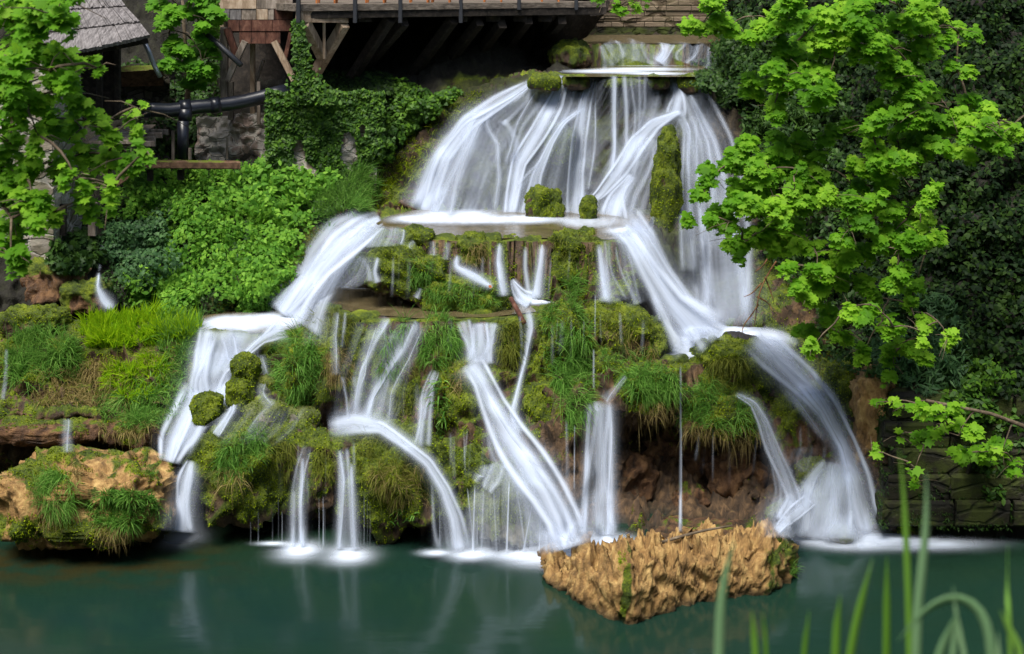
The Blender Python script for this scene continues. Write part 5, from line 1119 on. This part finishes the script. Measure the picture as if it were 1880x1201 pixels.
for (x0, y0, x1, y1, dy) in [(560,42,592,104,0),(632,44,578,136,0),(716,34,640,152,.4),(742,40,656,140,1.2),(832,36,745,155,.5),(880,40,795,150,.9),(922,44,852,134,1.2),(970,36,905,120,1.8),(1032,36,985,92,1.4)]:
    mt = 'palewood' if x0 < 650 else 'darkwood'  # struts further under the deck coloured dark for its shade
    MB().beam(P(x0, y0, deckY(x0) + .1), P(x1, y1, deckY(x0) + .9 + dy), .20, .22).build('strut', M[mt], tr)
MB().beam(P(595, 40, deckY(595) + .2), P(595, 108, deckY(595) + .3), .06, .06).build('strut', M['palewood'], tr)
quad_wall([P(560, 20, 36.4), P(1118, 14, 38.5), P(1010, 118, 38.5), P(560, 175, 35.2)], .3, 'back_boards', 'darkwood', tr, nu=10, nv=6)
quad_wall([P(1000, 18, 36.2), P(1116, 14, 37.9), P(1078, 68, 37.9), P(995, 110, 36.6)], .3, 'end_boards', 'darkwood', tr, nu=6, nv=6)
quad_wall([P(1085, -10, 37), P(1125, -10, 37), P(1112, 26, 37), P(1085, 30, 37)], .4, 'end_cap', 'darkwood', tr, nu=3, nv=3)
for x in (1080, 1032, 980, 905, 1070): pass
gi = 0
# chairs on the terrace (only their legs and seats reach into view)
labs = ['orange wooden chair at the left end of the terrace edge', 'orange wooden chair second along the terrace from the left', 'orange wooden chair left of the middle steel post', 'orange wooden chair right of the middle steel post', 'orange wooden chair next to the last steel post', 'orange wooden chair near the right end of the terrace']
for lab, x in zip(labs, (600, 690, 770, 810, 905, 1010)):
    Y = deckY(x) + .9; base_ = Vector(P(x, 4, Y)); base_.z = P(x, 8 - (x - 545) * .007, deckY(x))[2] + .01
    ch = empty('chair', base_, lab, 'chair', 'orange chairs on the terrace')
    for sx in (-.2, .2):
        for sy in (-.2, .2):
            hgt = .9 if sy > 0 else .43
            MB().beam(base_ + Vector((sx, sy, 0)), base_ + Vector((sx, sy, hgt)), .045, .045).build('leg', M['orange'], ch)
    MB().beam(base_ + Vector((-.22, 0, .45)), base_ + Vector((.22, 0, .45)), .44, .035).build('seat', M['orange'], ch)
    MB().beam(base_ + Vector((-.2, .2, .78)), base_ + Vector((.2, .2, .78)), .03, .16).build('backrest', M['orange'], ch)

# ivy wall
iw = empty('ivy_wall', P(650, 305, 32), 'plastered stone retaining wall mostly covered with ivy below the terrace', 'retaining wall')
IWY = 31.7
quad_wall([P(492, 172, IWY), P(700, 170, IWY + .5), P(690, 350, IWY + .3), P(492, 345, IWY - .1)], .8, 'wall', 'ivystone', iw, nu=40, nv=30, rough=.12)
def ivy_sheet(name, label, pts_fn, n, size=(.07, .13), mat='ivy', holes=(), parent=None, dens=None):
    pos = []; nn = []; 
    while len(pos) < n:
        x, y, Y, ok = pts_fn()
        if not ok: continue
        if any(((x - hx) / hr) ** 2 + ((y - hy) / hv) ** 2 < 1 + random.uniform(-.4, .4) for hx, hy, hr, hv in holes): continue
        l = float(fbm(np.array([x / 40, y / 35, 3.3]), 2)) * .5 + .5
        dd = random.random() ** .6 * (.08 + .25 * max(l, 0)); pos.append(P(x, y, Y - .05 - dd)); nn.append((random.gauss(0, .4), -.8 + random.gauss(0, .3), .45 + random.gauss(0, .35)))
    return tag(leaves(name, pos, nn, RNG.uniform(*size, n), 'ivy', mat), label, 'ivy')
def f1():
    x = random.uniform(488, 830); y = random.uniform(160, 318); top = 168 + 3 * math.sin(x / 9); bot = np.interp(x, [488, 560, 640, 700, 760, 830], [308, 300, 315, 300, 250, 190]) + 10 * math.sin(x / 13)
    return x, y, IWY + (x - 492) * .0024, top < y < bot and x < 705
ivy_sheet('ivy', 'dense ivy hanging over the retaining wall with bare plaster gaps', f1, 8500, holes=[(548,285,14,34),(640,275,18,40),(665,240,8,14),(742,270,10,22),(500,310,10,10)])
def f2():
    y = random.uniform(38, 190); c = np.interp(y, [38, 100, 150, 190], [546, 552, 560, 575]); w = np.interp(y, [38, 120, 190], [8, 13, 45]); x = random.gauss(c, w * .5); return x, y, IWY - .3, True
ivy_sheet('ivy', 'narrow ivy strand climbing the corner post under the terrace', f2, 1900)
def f3():
    y = random.uniform(130, 172); x = random.uniform(580, 720); return x, y, IWY + 1.2 + (172 - y) * .03, random.random() < (y - 120) / 50
ivy_sheet('ivy', 'shade-darkened ivy creeping back under the terrace along the wall top', f3, 1500, mat='ivyshade')
def f4():
    x = random.uniform(362, 402); y = random.uniform(-20, 70); return x, y, 32.2, x > 370 or random.random() < .4
ivy_sheet('ivy', 'pale green creeper on the left corner of the mill house', f4, 1300, (.06, .1), 'bush')

# far block wall with courses
fw = empty('block_wall', P(1200, 62, 51), 'wall of long pale brown stone blocks across the stream at the top', 'stone wall')
k_ = 0
for r_i in range(7):
    y0 = 50 - r_i * 10; x = 1055 - (r_i % 2) * 14; 
    while x < 1420:
        w = random.choice([22, 30, 38, 46]); hh = 9.3
        a = P(x + .5, y0, 51.6 + random.uniform(-.05, .05)); c = P(x + w - .5, y0 - hh, 51.6)
        MBx = MB() if k_ == 0 else MBx; k_ = 1
        MBx.beam((a[0], a[1] + .2, (a[2] + c[2]) / 2), (c[0], a[1] + .2, (a[2] + c[2]) / 2), .4, abs(c[2] - a[2]) , bev=.025)
        x += w
MBx.build('blocks', mat_stone('far_block_stone', (.16,.12,.085), (.34,.27,.20), (.12,.09,.06), .8, .15), fw)
quad_wall([P(1050, 51, 51.3), P(1420, 50, 51.3), P(1420, 63, 51.2), P(1050, 63, 51.2)], .5, 'plinth', 'mossstone', fw, rough=.15, nu=40, nv=6)
# mossy block wall bottom right
mw = empty('mossy_block_wall', P(1760, 970, 22.9), 'dark wall of mossy stone blocks along the pool at the bottom right', 'stone wall')
x = 1612
for r_i in range(5):
    y1 = 968 - r_i * 48; x = 1615 + random.uniform(0, 30); bm_ = MB() if r_i == 0 else bm_
    while x < 2100:
        w = random.uniform(90, 150); Y = 22.55 + r_i * .12 + random.uniform(-.04, .04)
        a = P(x + 1, y1, Y); c = P(x + w, y1 - 46, Y)
        bm_.beam((a[0], Y + .35, (a[2] + c[2]) / 2), (c[0], Y + .35, (a[2] + c[2]) / 2), .7, abs(c[2] - a[2]), bev=.04, jag=.02)
        x += w + 1
bm_.build('blocks', M['mossstone'], mw)
P_, N_2, _, _, Q_ = sample_poly([(1620, 760), (1900, 740), (1900, 960), (1620, 965)], 10)
# moss on the block wall
pos = []; 
for _ in range(4500):
    x = random.uniform(1612, 1900); y = random.uniform(740, 972)
    if fbm(np.array([x / 60, y / 40, 1.]), 3) < .0: continue
    pos.append(P(x, y, 22.55 + (968 - y) / 48 * .12 - .01))
pos = np.array(pos); blades('moss', pos, RNG.normal(size=pos.shape) * .5 + np.array([0, -1, .3]), RNG.uniform(.04, .09, len(pos)), .025, 'bushdark', mw, .5, 2)

# ------------------------------------------------------------------ trees
def cluster_tree(name, label, clusters, Yf, trunk, mat, leafsize, per, group=None, hang=.5, limbs=None, species='maple', dscale=1.0, trunk_r=.22, spread=1.0):
    root = empty(name, trunk[0], label, 'tree', group)
    cen = []; pos = []; nn = []; sz = []; rn = []
    if spread > 1:                                    # small sprays between neighbouring clusters
        ex = []
        for a in clusters:
            for b in clusters:
                dd_ = math.hypot(a[0] - b[0], a[1] - b[1])
                if 25 < dd_ < 85 and random.random() < .05: ex.append(((a[0] + b[0]) / 2 + random.gauss(0, 6), (a[1] + b[1]) / 2 + random.gauss(0, 8), random.uniform(12, 24)))
        clusters = clusters + ex
    for (x, y, r) in clusters:
        Y = Yf(x, y) + random.uniform(-.7, .7) * dscale; k = ppm(y, Y); R = r / k * spread; c = P(x, y, Y); cen.append(c)
        nl = max(5, int(per * (r / 30) ** 2)); tilt_ = random.uniform(-.35, .35); tb = random.random()
        nsp = max(2, int(r / 9))
        for s_ in range(nsp):                        # sprays: flat layers of leaves in a cluster
            sc = c + np.array([random.gauss(0, .5) * R, random.gauss(0, .45) * R, random.gauss(0, .5) * R]); sb = random.random()
            for _ in range(nl // nsp):
                a = random.uniform(0, 2 * math.pi); q = math.sqrt(random.random()) * R * .55
                dx, dy = q * math.cos(a), q * math.sin(a)
                dz = -abs(q) * .45 + random.gauss(0, .05) + tilt_ * dx
                pos.append(sc + np.array([dx, dy, dz])); nn.append((.5 * dx / max(R, .1) + random.gauss(0, .28), -.55 + .4 * dy / max(R, .1) + random.gauss(0, .28), .95 + random.gauss(0, .2)))
                sz.append(leafsize * random.uniform(.55, 1.3)); rn.append(.35 * tb + .3 * sb + .35 * random.random())
    leaves('crown', pos, nn, np.array(sz), species, mat, root, droop=.9, spin=.45, rnd=np.array(rn))
    # trunk + limbs
    MB().tube(trunk, [trunk_r * (1 - .55 * i / (len(trunk) - 1)) for i in range(len(trunk))], 12).build('trunk', M['bark'], root, True)
    tt = [Vector(p) for p in trunk]; starts = []
    for i in range(len(tt) - 1):
        for q in range(4): starts.append(tt[i].lerp(tt[i + 1], q / 4))
    nodes = list(starts); lb_ = MB()
    order = sorted(cen, key=lambda c: min((Vector(c) - s).length for s in starts))
    for c in order:
        c = Vector(c); near = min(nodes, key=lambda n_: (c - n_).length + .15 * abs(c.z - n_.z)); L = (c - near).length
        if L < .05: continue
        mid = near.lerp(c, .5) + Vector((random.gauss(0, .06), random.gauss(0, .06), .10)) * L
        q1 = near.lerp(mid, .5) + Vector((random.gauss(0, .03), 0, .03)) * L; r0 = .012 + .010 * min(L, 2.5)
        lb_.tube([near, q1, mid, mid.lerp(c, .5) + Vector((0, 0, .05)) * L, c], [r0, r0 * .85, r0 * .7, r0 * .5, .006], 6)
        nodes += [mid, c]
        for _ in range(3):
            e = c + Vector((random.gauss(0, .2), random.gauss(0, .2), random.gauss(-.05, .12))); lb_.tube([c, c.lerp(e, .5) + Vector((0, 0, .03)), e], [.007, .005, .003], 5)
    lb_.build('limbs', M['bark'], root, True)
    return root
RC = [(1310,20,35),(1345,45,30),(1290,45,18),(1440,40,40),(1480,60,45),(1530,30,50),(1560,80,40),(1500,100,45),(1440,110,35),(1600,50,45),(1640,90,35),(1650,30,40),(1700,20,40),(1720,50,40),(1760,60,25),(1410,160,35),(1420,200,25),(1450,170,35),(1470,130,40),(1520,150,35),(1650,120,30),(1670,80,30),(1700,90,25),(1380,30,30),(1560,0,40),(1450,0,40),(1640,0,40)]
RC2 = [(1610,150,22),(1640,145,25),(1690,150,30),(1720,180,25),(1760,130,22),(1640,200,30),(1600,230,30),(1650,240,35),(1690,200,30),(1720,230,35),(1760,250,45),(1800,240,36),(1845,240,24),(1700,260,35),(1650,270,30),(1620,290,30),(1740,200,36),(1780,210,26),(1820,220,22),(1860,230,14),(1580,300,35),(1610,340,30),(1640,310,30),(1680,290,30),(1700,360,26),(1700,400,30),(1650,380,30),(1530,250,22),(1560,220,20)]
RC3 = [(1340,300,30),(1310,330,24),(1380,290,35),(1420,280,40),(1470,270,35),(1440,310,45),(1390,330,40),(1340,370,40),(1300,400,20),(1380,380,40),(1420,360,45),(1480,320,40),(1500,350,35),(1460,400,35),(1520,310,30),(1540,370,30),(1290,360,14),(1560,420,35),(1600,400,35),(1640,430,35),(1720,440,22),(1350,440,25),(1330,400,20),(1400,430,30),(1440,450,30),(1490,450,35),(1540,460,35),(1600,460,35),(1650,460,30),(1690,430,25),(1450,490,25),(1500,500,30),(1550,500,30),(1590,520,30),(1650,500,30),(1680,530,25),(1480,550,25),(1520,550,30),(1560,570,25),(1600,560,25),(1490,600,22),(1540,610,20),(1490,640,16),(1440,410,26),(1360,350,28)]
RC4 = [(1590,640,20),(1640,600,22),(1650,640,25),(1640,670,20),(1690,620,22),(1740,620,20),(1700,575,20),(1620,590,20)]
RC5 = [(1720,760,30),(1680,740,22),(1760,800,30),(1700,800,25),(1800,830,30),(1840,830,30),(1760,840,18),(1610,740,12),(1640,740,14),(1600,830,12),(1680,860,10),(1680,885,12),(1860,850,20),(1740,780,22),(1650,800,9)]
RY = lambda x, y: 22.3 - (y - 300) * .0009
cluster_tree('maple_tree', 'large bright green maple leaning out over the right side of the falls', RC + RC2 + RC3 + RC4, RY, [P(2080, 900, 22.8), P(2060, 500, 23.5), P(2030, 200, 24.2), P(1990, -80, 24.5)], 'maple', .13, 140, spread=1.08)
cluster_tree('maple_sapling', 'thin pale-stemmed sapling hanging over the pool at the lower right', RC5, lambda x, y: 21.6, [P(1990, 960, 21.9), P(1960, 860, 21.8), P(1900, 790, 21.7), P(1820, 760, 21.6), P(1700, 735, 21.5)], 'maple', .15, 46, trunk_r=.05)
LC = [(20,30,50),(80,20,45),(105,30,30),(40,80,45),(100,90,42),(30,140,40),(90,130,34),(60,180,36),(120,175,30),(20,210,40),(100,220,30),(180,125,14),(30,270,40),(40,320,40),(150,235,25),(180,232,22),(205,250,18),(240,215,18),(255,200,10),(160,285,28),(200,292,24),(240,285,20),(268,285,12),(110,300,28),(60,370,36),(20,400,40),(140,330,20),(200,370,18),(150,370,28),(40,440,26),(20,470,26),(100,390,20),(205,345,14),(100,0,36),(60,0,50),(0,340,40),(0,100,50),(0,180,40),(70,250,20)]
cluster_tree('maple_tree', 'near bright green maple branches hanging in from the left edge before the hut', LC, lambda x, y: 12.0, [(-8.4, 12.2, .2), (-8.0, 12.2, 3.5), (-7.4, 12.2, 6.5), (-6.6, 12.1, 9.2), (-5.9, 12.0, 11.0)], 'maple', .10, 70, dscale=1.)
# vine/maple foliage between hut and mill
MC = [(300,20,30),(340,30,35),(380,40,28),(310,60,30),(350,70,35),(385,80,22),(330,100,30),(370,110,30),(360,140,26),(395,130,16),(290,-5,30),(350,-10,40),(310,90,20)]
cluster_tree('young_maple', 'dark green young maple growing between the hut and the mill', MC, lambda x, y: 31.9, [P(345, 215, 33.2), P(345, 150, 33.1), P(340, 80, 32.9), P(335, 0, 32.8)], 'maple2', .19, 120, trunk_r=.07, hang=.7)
HC = [(1110,5,14),(1140,10,16),(1165,5,14),(1130,18,8),(1190,4,8)]
cluster_tree('twig_spray', 'small leafy twig hanging into the top edge above the stream', HC, lambda x, y: 26., [P(1260, -60, 26), P(1220, -20, 26), P(1170, 2, 26)], 'maple', .15, 60, trunk_r=.02)

# bare roots at the right of the upper fall
br = empty('dead_root', P(1385, 600, 27), 'dry orange-brown dead branches hanging beside the upper fall on the right', 'branch')
rb_ = MB()
for pts in [[(1425,480),(1405,510),(1392,540),(1388,575),(1385,600)],[(1405,510),(1415,535),(1420,552)],[(1390,545),(1410,555),(1418,570)],[(1412,470),(1400,490),(1385,500)],[(1392,560),(1375,585),(1362,600),(1362,612)],[(1398,520),(1380,540),(1366,545)]]:
    rb_.tube([P(x, y, 26.9 + random.uniform(-.15, .15)) for x, y in resample(pts, 9)], [.018 - .0014 * i for i in range(9)], 6)
rb_.build('twigs', M['tan_twig'], br, True)
tag(MB().tube([P(x, y, 20.5) for x, y in resample([(1215,996),(1240,988),(1290,974),(1345,965)], 10)], [.03 - .0018 * i for i in range(10)], 7).build('dead_twig', M['bark'], None, True), 'bare dark twig lying across the top of the jagged pool rock', 'twig')
tag(MB().tube([P(x, y, 25.3 - .6 * i / 8) for i, (x, y) in enumerate(resample([(938,548),(950,570),(963,594)], 9))], .045, 8).build('fallen_branch', M['redwood'], None, True), 'short reddish fallen branch leaning over the middle ledge', 'branch')
tag(leaves('fallen_leaf', [P(900, 526, 25.1)], [(0, -1, .5)], .07, 'maple', 'orange', fold=.1, rnd=np.array([.9])), 'single bright yellow fallen leaf on the low grassy rock', 'leaf')

# foreground grass clumps (near bank, out of focus)
def blade_obj(parent, pts, w, mat):
    """pts (px,py,Y); ribbon with a folded midrib and thickness"""
    c = resample(np.array(pts, float), 16); p = P(c[:, 0], c[:, 1], c[:, 2]); n = len(p)
    t = np.linspace(0, 1, n); ww = w * np.clip(np.minimum(1, (1 - t) * 3.2 + .06), .05, 1) * (1 - .25 * t)
    tg = np.gradient(p, axis=0); tg /= np.linalg.norm(tg, axis=1)[:, None]
    side = np.cross(tg, np.array([0, 1., 0])); side /= np.linalg.norm(side, axis=1)[:, None] + 1e-9
    back = np.array([0, .35, 0])
    v = np.concatenate([p - side * ww[:, None] / 2, p + back * ww[:, None] , p + side * ww[:, None] / 2, p + back * ww[:, None] + np.array([0, .0012, 0])]); f = []
    for i in range(n - 1):
        for a, b_ in ((0, 1), (1, 2), (2, 3), (3, 0)): f.append((a*n + i, b_*n + i, b_*n + i + 1, a*n + i + 1))
    return mesh('blade', v, np.array(f), M[mat], parent, True, attrs=dict(rnd=np.full(4 * n, random.random())))
def clump(label, bl):
    c = empty('grass_clump', P(bl[0][0][0][0], 1260, 2.9), label, 'grass clump', 'blurred grass clumps in the foreground')
    for pts, w, mt in bl: blade_obj(c, pts, w, mt)
w1 = .021
clump('single tall blurred grass blade in front of the jagged rock', [([(1318,1290,2.9),(1322,1120,2.9),(1332,1050,2.9),(1350,990,2.9)], .024, 'reedpale')])
clump('three short blurred grass blades at the bottom, right of the tall single one', [([(1390,1290,2.9),(1386,1180,2.9),(1380,1120,2.9)], .018, 'reed'), ([(1408,1290,2.9),(1406,1180,2.9),(1400,1122,2.9)], .011, 'reed'), ([(1470,1290,2.9),(1478,1180,2.9),(1486,1120,2.9)], .014, 'reed')])
clump('pair of leaning green grass blades at the bottom between short and tall clumps', [([(1530,1290,2.8),(1536,1150,2.8),(1543,1090,2.8)], .020, 'reed'), ([(1545,1300,2.9),(1570,1150,2.9),(1590,1070,2.9),(1602,1025,2.9)], .020, 'reed'), ([(1626,1300,3.1),(1628,1150,3.1),(1628,1020,3.1)], .020, 'reed')])
clump('tallest clump of blurred upright blades rising over the white foam', [([(1672,1310,3.0),(1668,1100,3.0),(1662,950,3.0),(1655,850,3.0),(1650,820,3.0)], .017, 'reed'), ([(1680,1310,2.8),(1684,1120,2.8),(1698,1000,2.8),(1702,920,2.8),(1700,865,2.8)], .022, 'reedpale')])
clump('arching blurred blades bending over at the lower right corner', [([(1648,1178,2.7),(1690,1125,2.7),(1730,1098,2.7),(1765,1092,2.7),(1800,1115,2.7),(1818,1160,2.7),(1825,1290,2.7)][::-1], .022, 'reedpale'), ([(1700,1310,2.6),(1725,1200,2.6),(1760,1120,2.6)], .022, 'reedpale'), ([(1790,1310,2.7),(1772,1210,2.7),(1755,1130,2.7),(1750,1075,2.7)], .012, 'reedpale'), ([(1742,1310,2.6),(1750,1200,2.6),(1758,1120,2.6)], .016, 'reedpale')])
clump('leaning blades at the extreme lower right edge', [([(1880,1260,2.6),(1872,1190,2.6),(1850,1150,2.6),(1836,1120,2.6)], .016, 'reed'), ([(1835,1310,2.7),(1834,1220,2.7),(1832,1160,2.7)], .014, 'reedpale'), ([(1856,1310,2.8),(1856,1200,2.8),(1850,1100,2.8),(1850,1000,3.0)], .012, 'reed')])

# ------------------------------------------------------------------ ground: pool bed, near bank, valley sides and an added rise blocking low sky
gx = np.linspace(-60, 60, 121); gy = np.linspace(-50, 60, 111); GX, GY = np.meshgrid(gx, gy, indexing='ij')
near = np.interp(GY, [-50, -14, -1, 2.6, 3.4, 14, 60], [26, 20, 7.35, 7.3, 6.6, -1.6, -1.8])  # rise behind the camera is added, unseen, to block low sky
side = np.clip((np.abs(GX) - (.39 * np.clip(GY, 0, 60) + 3.0)) * 1.1, 0, 16) * (GY > -5)
side = np.where(GY > 24, np.clip((np.abs(GX) - 22) * 1.1, 0, 16), side)
GZ = np.maximum(near, -1.8) ; GZ = np.where(GY < 4, np.maximum(GZ, GZ + side * .5), GZ + side) + fbm(np.stack([GX, GY, GX * 0], -1) * .3, 3) * .25
GZ = np.where((np.abs(GX) < 3) & (GY > 2.2) & (GY < 6), np.minimum(GZ, 9 - GY * .53 - .3), GZ)
gp = np.stack([GX, GY, GZ], -1).reshape(-1, 3)
kk = N('bank_ground'); nn_ = kk.noise(kk.coord(), .8, 6, .6)
M['ground'] = kk.done(kk.bsdf(kk.ramp(nn_, [(.3, (.010,.016,.005)), (.55, (.022,.042,.010)), (.8, (.045,.06,.02))]), .95, None, .2))
tag(mesh('ground', gp, gridfaces(121, 111), M['ground']), kind='structure')

# ------------------------------------------------------------------ light, world, camera
SE, SR = math.radians(62), math.radians(205)     # elevation, compass rotation
w = bpy.data.worlds.new('World'); scene.world = w; w.use_nodes = True; nt = w.node_tree
sk = nt.nodes.new('ShaderNodeTexSky'); sk.sky_type = 'NISHITA'; sk.sun_disc = False; sk.sun_elevation = SE; sk.sun_rotation = SR
sk.air_density = 1.2; sk.dust_density = 3.0; sk.ozone_density = .8
bg = nt.nodes['Background']; nt.links.new(sk.outputs[0], bg.inputs[0]); bg.inputs[1].default_value = .072
sun = bpy.data.lights.new('sun', 'SUN'); sun.energy = 3.0; sun.angle = math.radians(30); sun.color = (1, .96, .88)
so = bpy.data.objects.new('sun', sun); COL.objects.link(so)
dirv = Vector((math.sin(SR) * math.cos(SE), math.cos(SR) * math.cos(SE), math.sin(SE)))
so.rotation_euler = dirv.to_track_quat('Z', 'Y').to_euler(); so.location = (0, 0, 30)
cam = bpy.data.cameras.new('camera'); co = bpy.data.objects.new('camera', cam); COL.objects.link(co)
co.location = (0, 0, H); co.rotation_euler = (math.pi / 2 - PITCH, 0, 0)
cam.lens = LENS; cam.sensor_width = 36; cam.clip_end = 500
cam.dof.use_dof = True; cam.dof.focus_distance = 27.; cam.dof.aperture_fstop = 2.8
scene.camera = co
scene.view_settings.view_transform = 'Standard'; scene.view_settings.look = 'None'; scene.view_settings.exposure = 1.08; scene.view_settings.gamma = 1
scene.cycles.transparent_max_bounces = 24; scene.cycles.max_bounces = 6; scene.cycles.use_denoising = True
